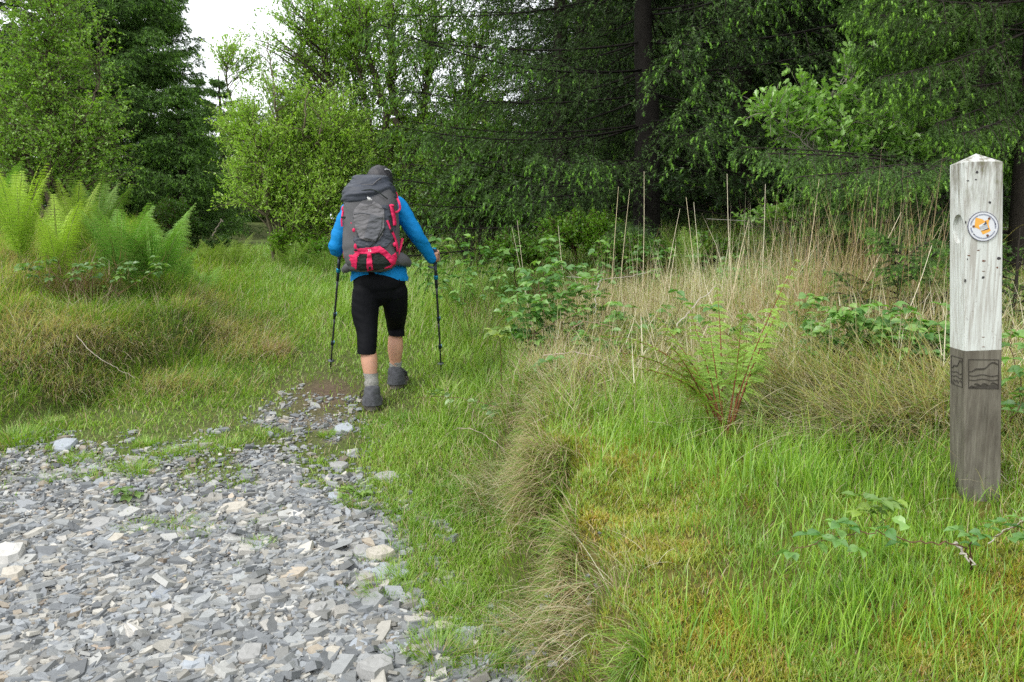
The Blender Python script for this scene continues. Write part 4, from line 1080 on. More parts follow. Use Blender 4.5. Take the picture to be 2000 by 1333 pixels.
# ------------------------------------------------------------------ dead rush stalks, one tussock at a time
def rushes(label, u, Y, n, h, rad, c0, c1, lean=.16, green=.0, w=.0042):
    b = gpt(u, Y); r = rad * np.sqrt(rng.random(n)); a = U(0, 2 * np.pi, n)
    x = b[0] + r * np.cos(a) * 1.3; y = b[1] + r * np.sin(a) * .8
    base = np.stack([x, y, H(x, y) - .02], 1); hh = h * rng.beta(2.2, 2.2, n) * 1.5
    c = mixc(np.array(c0), np.array(c1), rng.random(n))
    if green: k = rng.random(n) < green; c[k] = np.array([.14, .24, .06])
    ac = Acc()
    az = a + rng.normal(0, .9, n); ln = np.abs(rng.normal(lean, .13, n))
    bd = np.abs(rng.normal(.08, .12, n)); kink = rng.random(n) < .32; bd[kink] = U(.5, 2.0, kink.sum())
    blades(ac, base, hh, U(.6, 1.3, n) * w, az, ln, bd, c * .8, c, 3)
    # second blade plane crossing the first gives every stalk a round look from the side
    return tag(ac.build('rush_tussock', M_GRASS, origin=b), label, 'rushes', 'dead rush tussocks on the right bank')
RB = ((.33, .21, .11), (.64, .50, .31)); RS = ((.66, .57, .37), (.80, .74, .56))
rushes('red brown dead rush tussock, the tallest, left of the low spruce seedling', 1700, 4.7, 330, .78, .30, *RB)
rushes('thick brown rush tussock in the middle of the stand, behind the bracken tip', 1600, 4.9, 300, .72, .32, *RB)
rushes('brown rush tussock just right of the bracken tip', 1540, 4.6, 180, .62, .26, *RB)
rushes('straw coloured rush tussock behind the bracken', 1450, 5.2, 230, .72, .34, *RS)
rushes('pale thin rush tussock left of the bracken fronds', 1340, 5.4, 200, .62, .36, *RS)
rushes('straw rush tussock at the left end of the stand, among bramble', 1200, 5.5, 240, .62, .36, (.42, .28, .15), (.6, .5, .32))
rushes('low straw rush tussock beside the lane, green at its foot', 935, 7.4, 170, .42, .22, (.42, .30, .18), (.6, .5, .32), green=.45)
rushes('short dead rush tussock in front of the bilberry bush', 1100, 6.6, 150, .42, .30, *RS)
rushes('sparse brown rush tussock touching the left side of the post', 1800, 4.3, 110, .68, .28, *RB)
rushes('loose rush tussock on the right edge behind the post', 1985, 3.6, 110, .5, .22, *RS)
rushes('straw rush tussock far back before the dark bush', 1420, 6.5, 150, .5, .4, *RS)
rushes('brown rush tussock far back before the level spruce boughs', 1620, 6.0, 190, .5, .4, *RB)
# single bleached stalks
STALK = ['tallest pale stalk, standing before the trunk of the big spruce', 'bleached stalk ending left of the big spruce trunk, nearer its foot', 'thin brown stalk leaning right beside the stalk left of the big trunk', 'pale stalk leaning slightly left, left one of the close pair right of the big trunk', 'pale stalk standing straight, right one of the close pair right of the big trunk', 'very tall white stalk above the middle of the rushes', 'very tall thin stalk just left of the oak sapling tips', 'stalk leaning right above the bilberry bush, before the dark wood', 'short pale stalk between the big trunk and the fern', 'pale stalk leaning right behind the bracken tip', 'dark based stalk slanting left at the left end of the rushes', 'straw stalk leaning left over the shaded bushes right of the hiker', 'second straw stalk leaning left over the shaded bushes, more upright', 'long stalk slanting right towards the top of the post', 'short stalk close behind the middle of the bracken', 'pale stalk slanting right just left of the low spruce seedling', 'tall brown stalk before the level spruce boughs', 'broken straw stem sloping down at the right edge behind the post', 'straw stem crossing at the right edge beside the post badge height']
ac = Acc()
for k_, (u0, v0, u1, v1, Y) in enumerate([(1253, 640, 1258, 335, 5.6), (1190, 560, 1208, 365, 5.8), (1205, 560, 1230, 370, 6.0), (1365, 600, 1340, 385, 5.7), (1372, 600, 1355, 395, 5.8), (1435, 600, 1420, 340, 5.3), (1485, 620, 1495, 360, 5.2),
                            (1290, 560, 1328, 408, 6.0), (1300, 600, 1320, 480, 5.5), (1425, 560, 1462, 430, 5.2), (1110, 560, 1090, 440, 6.4), (1055, 540, 1000, 445, 6.6), (1045, 530, 1010, 430, 6.7), (1640, 600, 1760, 415, 4.6), (1400, 620, 1455, 480, 4.9), (1745, 640, 1820, 480, 4.2), (1560, 600, 1600, 350, 5.0), (1950, 560, 2000, 700, 3.2), (1960, 480, 1990, 640, 3.3)]):
    p0, p1 = P(u0, v0, Y), P(u1, v1, Y + U(-.1, .1)); g = p0.copy(); g[2] = H(g[0], g[1])
    q = wire([g, (g * .4 + p1 * .6) + rv(1, .006)[0], p1], 6)
    c = mixc(STRAW, PALE, U(0, 1, 1))
    s_ = Acc(); tubes(s_, q[None], np.linspace(.0026, .0012, len(q))[None], c, 4)
    tag(s_.build('dead_stalk', M_TWIG, origin=g), STALK[k_], 'dead stalk', 'lone pale stalks above the rushes')


for (lab, pts, u0, v0, Y, nl_) in [
    ('bramble with small bright leaves between the lane and the bleached branch', [[(1060, 560), (1070, 510)], [(1110, 560), (1130, 520)], [(1160, 580), (1180, 540)], [(1040, 560), (1020, 530)]], 1090, 660, 6.0, 12),
    ('bramble low in the straw below the bleached branch', [[(1090, 740), (1080, 710)], [(1140, 750), (1150, 720)], [(1190, 740), (1210, 700)]], 1140, 790, 4.6, 9),
    ('bramble shoots standing left of the bracken', [[(1240, 650), (1235, 600)], [(1280, 660), (1290, 610)], [(1310, 640), (1330, 590)], [(1220, 640), (1200, 600)]], 1265, 720, 5.0, 12),
    ('bramble between the bracken and the brown leaning branch', [[(1490, 720), (1500, 680)], [(1530, 740), (1540, 700)], [(1460, 730), (1450, 700)]], 1495, 780, 4.1, 10),
    ('bramble thicket in front of the dark bush under the big spruce', [[(1180, 520), (1170, 480)], [(1300, 530), (1310, 490)], [(1350, 530), (1380, 490)], [(1260, 540), (1240, 500)], [(1420, 540), (1440, 500)]], 1300, 600, 6.9, 12),
    ('green sapling leaves over the rushes near the straw stalks', [[(1500, 560), (1490, 520)], [(1560, 570), (1580, 530)], [(1440, 560), (1430, 520)]], 1500, 620, 6.0, 12),
    ('bramble standing between the sprawling bramble and the bracken fronds', [[(1200, 690), (1190, 640)], [(1240, 700), (1250, 650)], [(1290, 700), (1300, 650)], [(1160, 700), (1150, 660)], [(1220, 720), (1215, 680)]], 1225, 770, 4.8, 15),
    ('bramble climbing through the tall brown rushes', [[(1580, 640), (1570, 590)], [(1620, 650), (1640, 600)], [(1680, 650), (1690, 600)], [(1540, 650), (1520, 600)]], 1610, 720, 4.4, 14),
    ('bramble spreading right of the hiker beside the meadow grass', [[(860, 560), (850, 530)], [(900, 570), (910, 530)], [(960, 580), (980, 540)], [(1000, 600), (1010, 560)]], 930, 620, 7.0, 12)]:
    bramble('bramble', lab, 'bramble', bush_canes(pts, u0, v0, Y), nl_, .06, BR, spread=.08)
def coarse(label, u, Y, n, h, rad):
    b = gpt(u, Y); r = rad * np.sqrt(rng.random(n)); a = U(0, 6.3, n); x = b[0] + r * np.cos(a); y = b[1] + r * np.sin(a) * .8
    c = mixc(G1, G2, rng.random(n)); k = rng.random(n) < .25; c[k] = STRAW; ac = Acc()
    blades(ac, np.stack([x, y, H(x, y) - .02], 1), U(.5, 1.1, n) * h, np.full(n, .0045), a, np.abs(rng.normal(.25, .15, n)), np.abs(rng.normal(.8, .4, n)), c * .7, c, 4)
    tag(ac.build('grass_tussock', M_GRASS, origin=b), label, 'grass tussock', 'tall green grass tussocks')
for lab, u, Y, n, h, rad in [('green grass tussock at the root of the rushes beside the lane', 925, 7.0, 260, .36, .2), ('green grass tussock among the rushes left of the bracken', 1270, 5.0, 260, .34, .25), ('green grass tussock below the dense bramble patch', 1640, 3.7, 300, .3, .25),
    ('green grass tussock on the brow of the left mound above the moss', 170, 6.4, 340, .26, .35), ('green grass tussock on the right shoulder of the left mound', 330, 6.6, 340, .28, .4), ('green grass tussock showing among the pale rushes behind the bracken', 1390, 5.5, 300, .5, .35), ('green grass tussock among the brown rushes left of the spruce seedling', 1560, 5.3, 300, .5, .35), ('green grass tussock between the spruce seedling and the post', 1800, 4.6, 260, .45, .3), ('long grass tussock at the left corner of the meadow', 400, 7.6, 340, .3, .4)]:
    coarse(lab, u, Y, n, h, rad)
# ------------------------------------------------------------------ twigs and sticks
def stick(label, px, r, c=(.45, .40, .34), side=(), name='stick'):
    r = r * .55; c = tuple(np.array(c) * .8)
    s_ = Acc(); pts = [P(*q) for q in px]
    q = wire(pts, 7); m = len(q); q = q + rv(m, r * 1.1)
    tubes(s_, q[None], np.linspace(1, .5, m)[None] * r, np.array([c]), 6)
    for sp in side:
        w_ = wire([P(*t) for t in sp], 6); tubes(s_, (w_ + rv(len(w_), r * .3))[None], np.linspace(1, .35, len(w_))[None] * r * .6, np.array([c]), 5)
    return tag(s_.build(name, M_TWIG, origin=pts[0]), label, name.replace('_', ' '))
def og(u, v, up=.02, dy=0):
    g = on_ground(u, v); return (u, v, float(g[1]) - dy - up * 2)
stick('long pale stick lying down the face of the left mound', [(150, 655, 5.8), (180, 690, 5.7), (215, 712, 5.65), (262, 738, 5.6)], .0055, (.44, .38, .31))
stick('brown leaning dead branch rising behind the bracken', [(1560, 790, 4.0), (1535, 720, 4.05), (1510, 640, 4.1), (1500, 600, 4.2)], .012, (.30, .21, .14))
stick('forked bleached branch lying over the straw in the middle of the right bank', [(1060, 695, 4.7), (1130, 690, 4.6), (1200, 706, 4.5), (1290, 705, 4.5), (1350, 740, 4.4)], .007, (.55, .46, .40), [[(1200, 706, 4.5), (1140, 740, 4.4), (1085, 762, 4.3)], [(1085, 762, 4.3), (1130, 785, 4.25)], [(1200, 706, 4.5), (1225, 700, 4.5)]])
stick('short white upright stick among the bramble by the lane', [(1172, 545, 5.2), (1165, 580, 5.2), (1160, 615, 5.2)], .009, (.62, .58, .52))
stick('curved grey branch arching over the middle of the rushes', [(1105, 540, 5.4), (1180, 546, 5.3), (1250, 535, 5.3), (1280, 528, 5.3)], .005, (.5, .43, .38))
stick('pale slanting branch between the rushes and the bracken', [(1320, 640, 4.8), (1350, 605, 4.9), (1400, 560, 5.0)], .008, (.6, .55, .48))
stick('grey broken stick end poking up beside the post foot', [(1866, 1058, 2.08), (1882, 1080, 2.05), (1899, 1103, 2.0)], .007, (.5, .46, .40))
stick('thin pale twig slanting up to the right of the post foot', [(1930, 1060, 2.2), (1965, 1035, 2.2), (2010, 1012, 2.2)], .0035, (.5, .45, .38))
stick('bent dead twig at the crest of the bank above the trodden edge', [og(880, 840), (915, 838, 4.75), (950, 852, 4.7), og(985, 880)], .005, (.5, .42, .34), [[(925, 800, 4.8), (922, 820, 4.78), (930, 842, 4.72)]])
stick('thin white twig lying beside the big flat slate', [og(750, 1050), (765, 1060, 3.8), (774, 1085, 3.7)], .0035, (.62, .58, .52))
stick('short pale stick lying across slate and grass at the bottom', [og(820, 1203), (845, 1190, 3.25), og(868, 1176)], .005, (.58, .5, .38))
stick('thin bleached twig on the slate at the left', [og(185, 1003), (205, 1030, 4.05), og(240, 1050)], .004, (.6, .55, .47))
stick('grey dead stake leaning at the far end of the lane', [(415, 462, 12.5), (428, 438, 12.5), (435, 430, 12.5)], .022, (.22, .19, .15))
stick('dark bramble stem arching from the bracken to the right', [(1440, 670, 3.9), (1500, 700, 3.8), (1540, 750, 3.7), (1570, 800, 3.7)], .004, (.12, .09, .06))
stick('grey fallen twigs in the swept straw left of the post', [(1455, 915, 3.0), (1475, 925, 2.95), (1490, 985, 2.7)], .003, (.55, .48, .42), [[(1475, 925, 2.95), (1500, 870, 3.1), (1530, 800, 3.3)]])

# heap of dead bracken between the ferns
ac = Acc(); g = gpt(135, 6.9); n = 900
pos = g + np.stack([rng.normal(0, .22, n), rng.normal(0, .12, n), np.abs(rng.normal(.12, .12, n))], 1)
c = mixc(np.array([.17, .09, .05]), np.array([.36, .26, .17]), rng.random(n))
blades(ac, pos, U(.06, .28, n), U(.003, .008, n), U(0, 6.3, n), U(.5, 1.9, n), rng.normal(0, .8, n), c, c, 3)
tag(ac.build('dead_bracken', M_GRASS, origin=g), 'heap of collapsed red brown dead bracken between the ferns on the left', 'dead bracken')
ac = Acc(); g = on_ground(540, 695); n = 600
pos = g + np.stack([rng.normal(0, .07, n), rng.normal(0, .06, n), np.abs(rng.normal(.03, .03, n))], 1)
c = mixc(np.array([.30, .17, .10]), np.array([.55, .42, .26]), rng.random(n))
pos = np.clip(pos, g - .14, g + .14)
blades(ac, pos, U(.04, .13, n), U(.002, .005, n), U(0, 6.3, n), U(.3, 1.6, n), rng.normal(.6, .6, n), c, c, 3)
tag(ac.build('dead_tuft', M_GRASS, origin=g), 'small rust brown dead tuft at the left edge of the lane', 'dead tuft')
# buttercups
for (u, v) in [(190, 722), (165, 732), (185, 738), (513, 798), (90, 745)]:
    g = on_ground(u, v); top = g + np.array([0, 0, .05])
    T = empty('buttercup', g, 'tiny yellow buttercup open in the short grass at the left', 'flower', 'buttercups in the grass on the left')
    s_ = Acc(); tubes(s_, np.array([[g, (g + top) / 2 + rv(1, .004)[0], top]]), np.full((1, 3), .0012), np.array([.12, .22, .04]), 4); s_.build('stem', M_TWIG, T)
    s_ = Acc(); an = np.arange(5) * 2 * np.pi / 5
    leaves(s_, np.repeat(top[None], 5, 0), np.stack([np.cos(an), np.sin(an), np.full(5, .35)], 1), np.tile([0, 0, 1.0], (5, 1)), .012, .011, np.array([.80, .62, .02]), 1, .2); s_.build('petals', M_LEAF, T)
# loose wire strung behind the rushes
s_ = Acc(); w_ = wire([P(1380, 428, 6.9), P(1530, 434, 6.9), P(1620, 425, 6.9), P(1780, 438, 6.9), P(2100, 450, 6.9)], 8)
tubes(s_, w_[None], np.full((1, len(w_)), .0022), np.array([.30, .28, .26]), 4)
tag(s_.build('fence_wire', M_TWIG, origin=w_[0]), 'thin rusty fence wire strung behind the rushes in front of the wood', 'wire')

# loose straw and fallen stalks lying at every angle between the tussocks
ac = Acc(); x, y = scatter(9000, (-.2, 4.2), (3.2, 7.0), lambda x, y: in_view(x, y) * right_mask(x, y) * np.clip(patch(*puv(x, y), 1300, 650, 260, 110) + patch(*puv(x, y), 1700, 730, 230, 90), 0, 1), 1.2)
n = len(x); c = mixc(STRAW, PALE, rng.random(n)); k = rng.random(n) < .3; c[k] = STRAW2
pos = np.stack([x, y, H(x, y) + np.abs(rng.normal(.02, .09, n))], 1)
blades(ac, pos, U(.08, .34, n), U(.0024, .0058, n), U(0, 6.3, n), np.clip(rng.normal(.95, .45, n), 0, 1.9), rng.normal(0, .35, n), c * .9, c, 2)
tag(ac.build('fallen_straw', M_GRASS), 'loose bleached straw and broken stalks tangled between the rush tussocks', 'straw', kind='stuff')

ARCH = [('long brown bramble cane arching over the straw left of the bracken', [(1090, 740, 5.0), (1120, 640, 5.0), (1200, 640, 4.9), (1260, 720, 4.7)], .0045),
    ('grey brown cane arching across the front of the rushes', [(1290, 720, 4.6), (1380, 640, 4.7), (1480, 650, 4.6), (1540, 720, 4.4)], .0045),
    ('low dead cane bowed over the swept straw', [(1560, 760, 3.9), (1620, 720, 3.9), (1700, 735, 3.8), (1750, 800, 3.6)], .004),
    ('reddish cane bending into the dense bramble patch', [(1640, 700, 4.0), (1700, 640, 4.0), (1800, 640, 3.9), (1850, 690, 3.8)], .004),
    ('pale broken cane leaning in the straw by the lane', [(1010, 720, 5.2), (1040, 660, 5.2), (1100, 620, 5.2)], .005)]
for lab, px, r in ARCH: stick(lab, px, r * 1.5, (.34, .24, .17), name='dead_cane')
# ------------------------------------------------------------------ waymark post
def poly_prism(ac, pts, z0, z1, C, close=True):
    """prism of a 2-D outline (x, y list) between z0 and z1"""
    n = len(pts); p = np.asarray(pts, float)
    V = np.concatenate([np.c_[p, np.full(n, z0)], np.c_[p, np.full(n, z1)]])
    j = np.arange(n); j2 = (j + 1) % n
    ac.add(V, [np.stack([j, j2, j2 + n, j + n], 1), (j + n)[None], j[::-1][None]], C)

PY = 2.5                                           # distance of the post
pc_top = P(1883, 317, PY)                          # near vertical edge between the two visible faces
pc_bot = P(1884, 1000, PY)
W_ = .109
TH = math.radians(-5)                              # turned so that the left face shows narrow
fx = np.array([math.cos(TH), math.sin(TH), 0.]); fl = np.array([-math.sin(TH), math.cos(TH), 0.])   # along the front face / along the left face, away
upv = nrm((pc_top - pc_bot)[None])[0]; upv = nrm((upv * 1.0 + np.array([.004, 0, 0]))[None])[0]
g0 = gpt(1905, PY)
Hp = float(np.linalg.norm(pc_top - pc_bot))
# local frame: x along front face, y into the post, z up; origin at near corner, at the level of pixel row 1000
Mx = np.stack([fx, fl, upv], 1)
post_root = empty('waymark_post', g0, 'square wooden waymark post, upper half painted white with a round badge, in the grass', 'post')
def PL(v):
    """post local -> world"""
    return pc_bot + np.asarray(v, float) @ Mx.T
def zpx(v):                                        # photo row -> height along the post
    return Hp * (1000 - v) / (1000 - 317)
def add_post_part(name, build, mat, parent=None, smooth=False):
    ac = Acc(); build(ac); ac.v = [PL(q) for q in ac.v]
    return ac.build(name, mat, parent or post_root, smooth)

# body: chamfered square, pyramid top, with a sunken oval hollow in the left face (real boolean)
def body(ac):
    c = .004; w = W_
    sec = [(c, 0), (w - c, 0), (w, c), (w, w - c), (w - c, w), (c, w), (0, w - c), (0, c)]
    zs = np.concatenate([[-.45, zpx(678) - .001], [zpx(678) + .001], np.linspace(zpx(600), zpx(345), 6), [zpx(317)]])
    V = np.concatenate([np.c_[np.array(sec) + (0), np.full(8, z)] for z in zs] + [np.array([[w * .5, w * .5, zpx(317) + .030]])])
    F = []
    for k in range(len(zs) - 1):
        for j in range(8): F.append([k * 8 + j, k * 8 + (j + 1) % 8, (k + 1) * 8 + (j + 1) % 8, (k + 1) * 8 + j])
    T = [[(len(zs) - 1) * 8 + j, (len(zs) - 1) * 8 + (j + 1) % 8, len(zs) * 8] for j in range(8)]
    ac.add(V, [np.array(F), np.array(T), np.arange(8)[::-1][None]])

def post_material():
    m, nt, out = new_mat('weathered_painted_wood')
    pr = N(nt, 'ShaderNodeBsdfPrincipled', Roughness=.75); pr.inputs['Specular IOR Level'].default_value = .25
    tc = N(nt, 'ShaderNodeTexCoord'); at = N(nt, 'ShaderNodeAttribute', attribute_name='ploc')
    sx = N(nt, 'ShaderNodeSeparateXYZ'); nt.links.new(at.outputs['Vector'], sx.inputs[0])
    mp = N(nt, 'ShaderNodeMapping'); mp.inputs['Scale'].default_value = (1, 1, .045); nt.links.new(at.outputs['Vector'], mp.inputs['Vector'])
    grain = N(nt, 'ShaderNodeTexNoise', Scale=150.0, Detail=6.0, Roughness=.65); nt.links.new(mp.outputs[0], grain.inputs['Vector'])
    mp2 = N(nt, 'ShaderNodeMapping'); mp2.inputs['Scale'].default_value = (1, 1, .16); nt.links.new(at.outputs['Vector'], mp2.inputs['Vector'])
    stain = N(nt, 'ShaderNodeTexNoise', Scale=34.0, Detail=6.0, Roughness=.7); nt.links.new(mp2.outputs[0], stain.inputs['Vector'])
    spots = N(nt, 'ShaderNodeTexNoise', Scale=110.0, Detail=3.0); nt.links.new(at.outputs['Vector'], spots.inputs['Vector'])
    def ramp(src, stops):
        r = N(nt, 'ShaderNodeValToRGB'); e = r.color_ramp.elements
        e[0].position, e[0].color = stops[0][0], (*stops[0][1], 1); e[1].position, e[1].color = stops[1][0], (*stops[1][1], 1)
        for q in stops[2:]:
            k = e.new(q[0]); k.color = (*q[1], 1)
        nt.links.new(src, r.inputs['Fac']); return r.outputs['Color']
    def mix(f, a, b):
        x = N(nt, 'ShaderNodeMix', data_type='RGBA')
        if isinstance(f, float): x.inputs[0].default_value = f
        else: nt.links.new(f, x.inputs[0])
        for i, q in ((6, a), (7, b)):
            if isinstance(q, tuple): x.inputs[i].default_value = (*q, 1)
            else: nt.links.new(q, x.inputs[i])
        return x.outputs[2]
    def math_(op, a, b, c=None):
        x = N(nt, 'ShaderNodeMath', operation=op)
        for i, q in enumerate((a, b) if c is None else (a, b, c)):
            if isinstance(q, (float, int)): x.inputs[i].default_value = q
            else: nt.links.new(q, x.inputs[i])
        return x.outputs[0]
    bare = mix(ramp(stain.outputs['Fac'], [(.3, (0, 0, 0)), (.7, (1, 1, 1))]), (.060, .054, .042), (.23, .215, .175))
    bare = mix(ramp(grain.outputs['Fac'], [(.35, (0, 0, 0)), (.7, (.7, .7, .7))]), bare, (.085, .072, .055))
    paint = mix(ramp(grain.outputs['Fac'], [(.38, (0, 0, 0)), (.56, (1, 1, 1))]), (.40, .39, .36), (.60, .63, .61))
    # algae and dirt towards the top, worn streaks
    ztop = math_('MULTIPLY_ADD', sx.outputs['Z'], 1 / .32, -(zpx(317) - .32) / .32)
    dm = math_('MULTIPLY', math_('POWER', math_('MAXIMUM', ztop, 0.0), 1.6), 1.0)
    st_ = ramp(stain.outputs['Fac'], [(.44, (0, 0, 0)), (.62, (1, 1, 1))])
    f1 = math_('MULTIPLY', st_, math_('MULTIPLY_ADD', dm, 1.0, .16))
    f1 = math_('MINIMUM', f1, .9)
    dirt = mix(ramp(spots.outputs['Fac'], [(.4, (0, 0, 0)), (.6, (1, 1, 1))]), (.13, .125, .07), (.19, .17, .15))
    paint = mix(f1, paint, dirt)
    sp = ramp(spots.outputs['Fac'], [(.66, (0, 0, 0)), (.70, (1, 1, 1))])
    paint = mix(math_('MULTIPLY', sp, .35), paint, (.16, .14, .12))
    isp = math_('GREATER_THAN', math_('MULTIPLY_ADD', stain.outputs['Fac'], .006, sx.outputs['Z']), zpx(678) + .003)
    col = mix(isp, bare, paint)
    nt.links.new(col, pr.inputs['Base Color'])
    bu = N(nt, 'ShaderNodeBump', Strength=1.0, Distance=.0012); nt.links.new(grain.outputs['Fac'], bu.inputs['Height']); nt.links.new(bu.outputs[0], pr.inputs['Normal'])
    nt.links.new(pr.outputs[0], out.inputs['Surface'])
    return m
M_POST = post_material()
pb = add_post_part('shaft', body, M_POST)
# cutter for the hollow
def cutter(ac):
    an = np.linspace(0, 2 * np.pi, 40, endpoint=False)
    zc, yc = zpx(442), W_ * .44
    a = np.c_[np.full(40, -.02), yc + .041 * np.cos(an), zc + .048 * np.sin(an)]
    b = np.c_[np.full(40, .011), yc + .036 * np.cos(an), zc + .043 * np.sin(an)]
    j = np.arange(40); j2 = (j + 1) % 40
    ac.add(np.concatenate([a, b]), [np.stack([j, j2, j2 + 40, j + 40], 1), j[::-1][None], (j + 40)[None]])
cu = add_post_part('cutter', cutter, None)
md = pb.modifiers.new('b', 'BOOLEAN'); md.operation = 'DIFFERENCE'; md.object = cu; md.solver = 'EXACT'
bpy.context.view_layer.update()
me = bpy.data.meshes.new_from_object(pb.evaluated_get(bpy.context.evaluated_depsgraph_get()))
pb.modifiers.clear(); pb.data = me; me.name = 'shaft'
bpy.data.objects.remove(cu)
me.materials.clear(); me.materials.append(M_POST)
co = np.empty(len(me.vertices) * 3, np.float32); me.vertices.foreach_get('co', co)
loc = (co.reshape(-1, 3) + np.array(post_root.location) - pc_bot) @ Mx
at_ = me.attributes.new('ploc', 'FLOAT_VECTOR', 'POINT'); at_.data.foreach_set('vector', loc.astype(np.float32).ravel())

# carved waymark panels: dark routed grooves
M_CARVE = surf_mat('routed_groove', (.035, .030, .023), .9, .3, 120.0)
def groove(ac, pts, w, face, depth=.0012):
    """strip along a polyline on a face: pts in (along, height)"""
    p = np.asarray(pts, float); t = nrm(np.gradient(p, axis=0)); s = np.c_[-t[:, 1], t[:, 0]]
    w = np.broadcast_to(w, len(p))[:, None] / 2
    A, B = p + s * w, p - s * w
    def to3(q, o): return np.c_[q[:, 0], np.full(len(q), -o), q[:, 1]] if face == 'front' else np.c_[np.full(len(q), -o), q[:, 0], q[:, 1]]
    V = np.concatenate([to3(A, .0004 + depth), to3(B, .0004 + depth), to3(A, -.001), to3(B, -.001)]); n = len(p); i = np.arange(n - 1)
    ac.add(V, np.concatenate([np.stack([i, i + 1, i + 1 + n, i + n], 1), np.stack([i, i + 2 * n, i + 1 + 2 * n, i + 1], 1), np.stack([i + n, i + n + 1, i + 3 * n + 1, i + 3 * n], 1)]))
def fill(ac, pts, face, o=.0007):
    p = np.asarray(pts, float)
    V = np.c_[p[:, 0], np.full(len(p), -o), p[:, 1]] if face == 'front' else np.c_[np.full(len(p), -o), p[:, 0], p[:, 1]]
    ac.add(V, np.arange(len(p))[None])
fxp = lambda u: (u - 1885) / 73.0 * W_             # photo column -> distance along the front face
lxp = lambda u: (1885 - u) / 33.0 * W_ * 1.0       # photo column -> distance along the left face
def panel(ac, m, face, sc):
    # outline in panel units 0..1 (x right in the photo, y up)
    def Q(pts): return [m(*q) for q in pts]
    groove(ac, Q([(0, 1), (1, 1)]), .0016, face); groove(ac, Q([(0, 0), (1, 0)]), .0012, face)
    groove(ac, Q([(0, 0), (0, 1)]), .0014 * sc, face); groove(ac, Q([(1, 0), (1, 1)]), .0018 * sc, face)
    hill = [(0, .58), (.11, .58), (.17, .62), (.22, .665), (.45, .675), (.54, .69), (.62, .76), (.70, .85), (.76, .89), (.86, .90), (.93, .86), (1, .83)]
    groove(ac, Q(hill), [.002, .002, .003, .0045, .0045, .0035, .002, .0025, .0035, .0045, .004, .002], face)
    for h0 in (.475, .325):
        xs = np.linspace(0, 1, 25)
        groove(ac, Q([(x, h0 - .02 - .025 * math.sin(x * 2 * math.pi * 1.6) * 1.0) for x in xs]), .0020, face)
    for (x0, y0) in ((.1, .05), (.24, .13), (.5, .14), (.8, .17)):
        groove(ac, Q([(x0 - .06, y0), (x0, y0 + .03), (x0 + .09, y0 + .01), (x0 + .18, y0 - .04)]), [.001, .0042, .0045, .001], face)
x0, x1, z0, z1 = fxp(1892), fxp(1951), zpx(751), zpx(694)
add_post_part('front_waymark_panel', lambda ac: panel(ac, lambda a, b: (x0 + (x1 - x0) * a, z0 + (z1 - z0) * b), 'front', 1), M_CARVE)
xa, xb = lxp(1857), lxp(1880)
add_post_part('side_waymark_panel', lambda ac: panel(ac, lambda a, b: (xa + (xb - xa) * a, z0 + (z1 - z0) * b), 'left', 2), M_CARVE)
# darker wood inside hill and shore
M_DARKWOOD = surf_mat('dark_stained_wood', (.045, .040, .032), .9, .4, 90.0, stretch=(1, 1, .1))
hill = [(0, 0), (1, 0), (1, .12), (.75, .14), (.6, .10), (.45, .13), (.28, .10), (.15, .04), (0, .05)]
add_post_part('carved_shore', lambda ac: fill(ac, [(x0 + (x1 - x0) * a, z0 + (z1 - z0) * b) for a, b in hill], 'front', .0003), M_DARKWOOD)

# staples and nail marks
M_RUST = surf_mat('rust', (.14, .06, .035), .8, .3, 200.0)
M_NAIL = surf_mat('nail_mark', (.035, .032, .035), .8, .3, 200.0)
def marks(ac, L):
    for (u, v, w, h) in L:
        a, b = fxp(u), zpx(v)
        an = np.linspace(0, 2 * np.pi, 9, endpoint=False); k = U(.7, 1.25, 9)
        p = np.c_[a + w * .5 * np.cos(an) * k, np.full(9, -.0008), b + h * .5 * np.sin(an) * k]
        q = p.copy(); q[:, 1] = .001; j = np.arange(9); j2 = (j + 1) % 9
        ac.add(np.concatenate([p, q]), [j[None], np.stack([j, j + 9, j2 + 9, j2], 1)])
for mk_ in [(1892, 493, .010, .003), (1910, 483, .009, .0025), (1920, 523, .010, .002), (1921, 650, .010, .002), (1921, 669, .010, .002), (1921, 503, .012, .005), (1947, 516, .006, .006)]: add_post_part('staple', lambda ac, mk_=mk_: marks(ac, [mk_]), M_RUST)
for mk_ in [(1907, 336, .008, .009), (1932, 393, .009, .008), (1950, 498, .013, .010), (1920, 535, .008, .010), (1885, 541, .005, .012), (1889, 500, .003, .006), (1885, 430, .003, .010), (1905, 350, .006, .004), (1890, 352, .008, .003)]: add_post_part('nail_mark', lambda ac, mk_=mk_: marks(ac, [mk_]), M_NAIL)
# round badge, rotated arrow and emblem
bc = (fxp(1918.5), zpx(438)); br = .0445
def ring(ac, r0, r1, y0, y1, n=48, C=(1, 1, 1)):
    an = np.linspace(0, 2 * np.pi, n, endpoint=False)
    def c(r, y): return np.c_[bc[0] + r * np.cos(an), np.full(n, y), bc[1] + r * np.sin(an)]
    j = np.arange(n); j2 = (j + 1) % n
    V = np.concatenate([c(r1, y1), c(r1, y0), c(max(r0, 1e-4), y0)])
    ac.add(V, [np.stack([j, j2, j2 + n, j + n], 1), np.stack([j + n, j2 + n, j2 + 2 * n, j + 2 * n], 1)] + ([(j + 2 * n)[None]] if r0 == 0 else []), C)
M_PLAST = surf_mat('badge_plastic', None, .35, .04, 60.0, spec=.4)
def bflat(ac, pts, y, C):
    p = np.array([(bc[0] + a, y, bc[1] + b) for a, b in pts]); ac.add(p, np.arange(len(p))[None], C)
def badge(ac):
    ring(ac, 0, br, -.0030, .0005, C=(.60, .62, .66))
    ring(ac, br * .955, br, -.0034, .0, C=(.12, .12, .17))
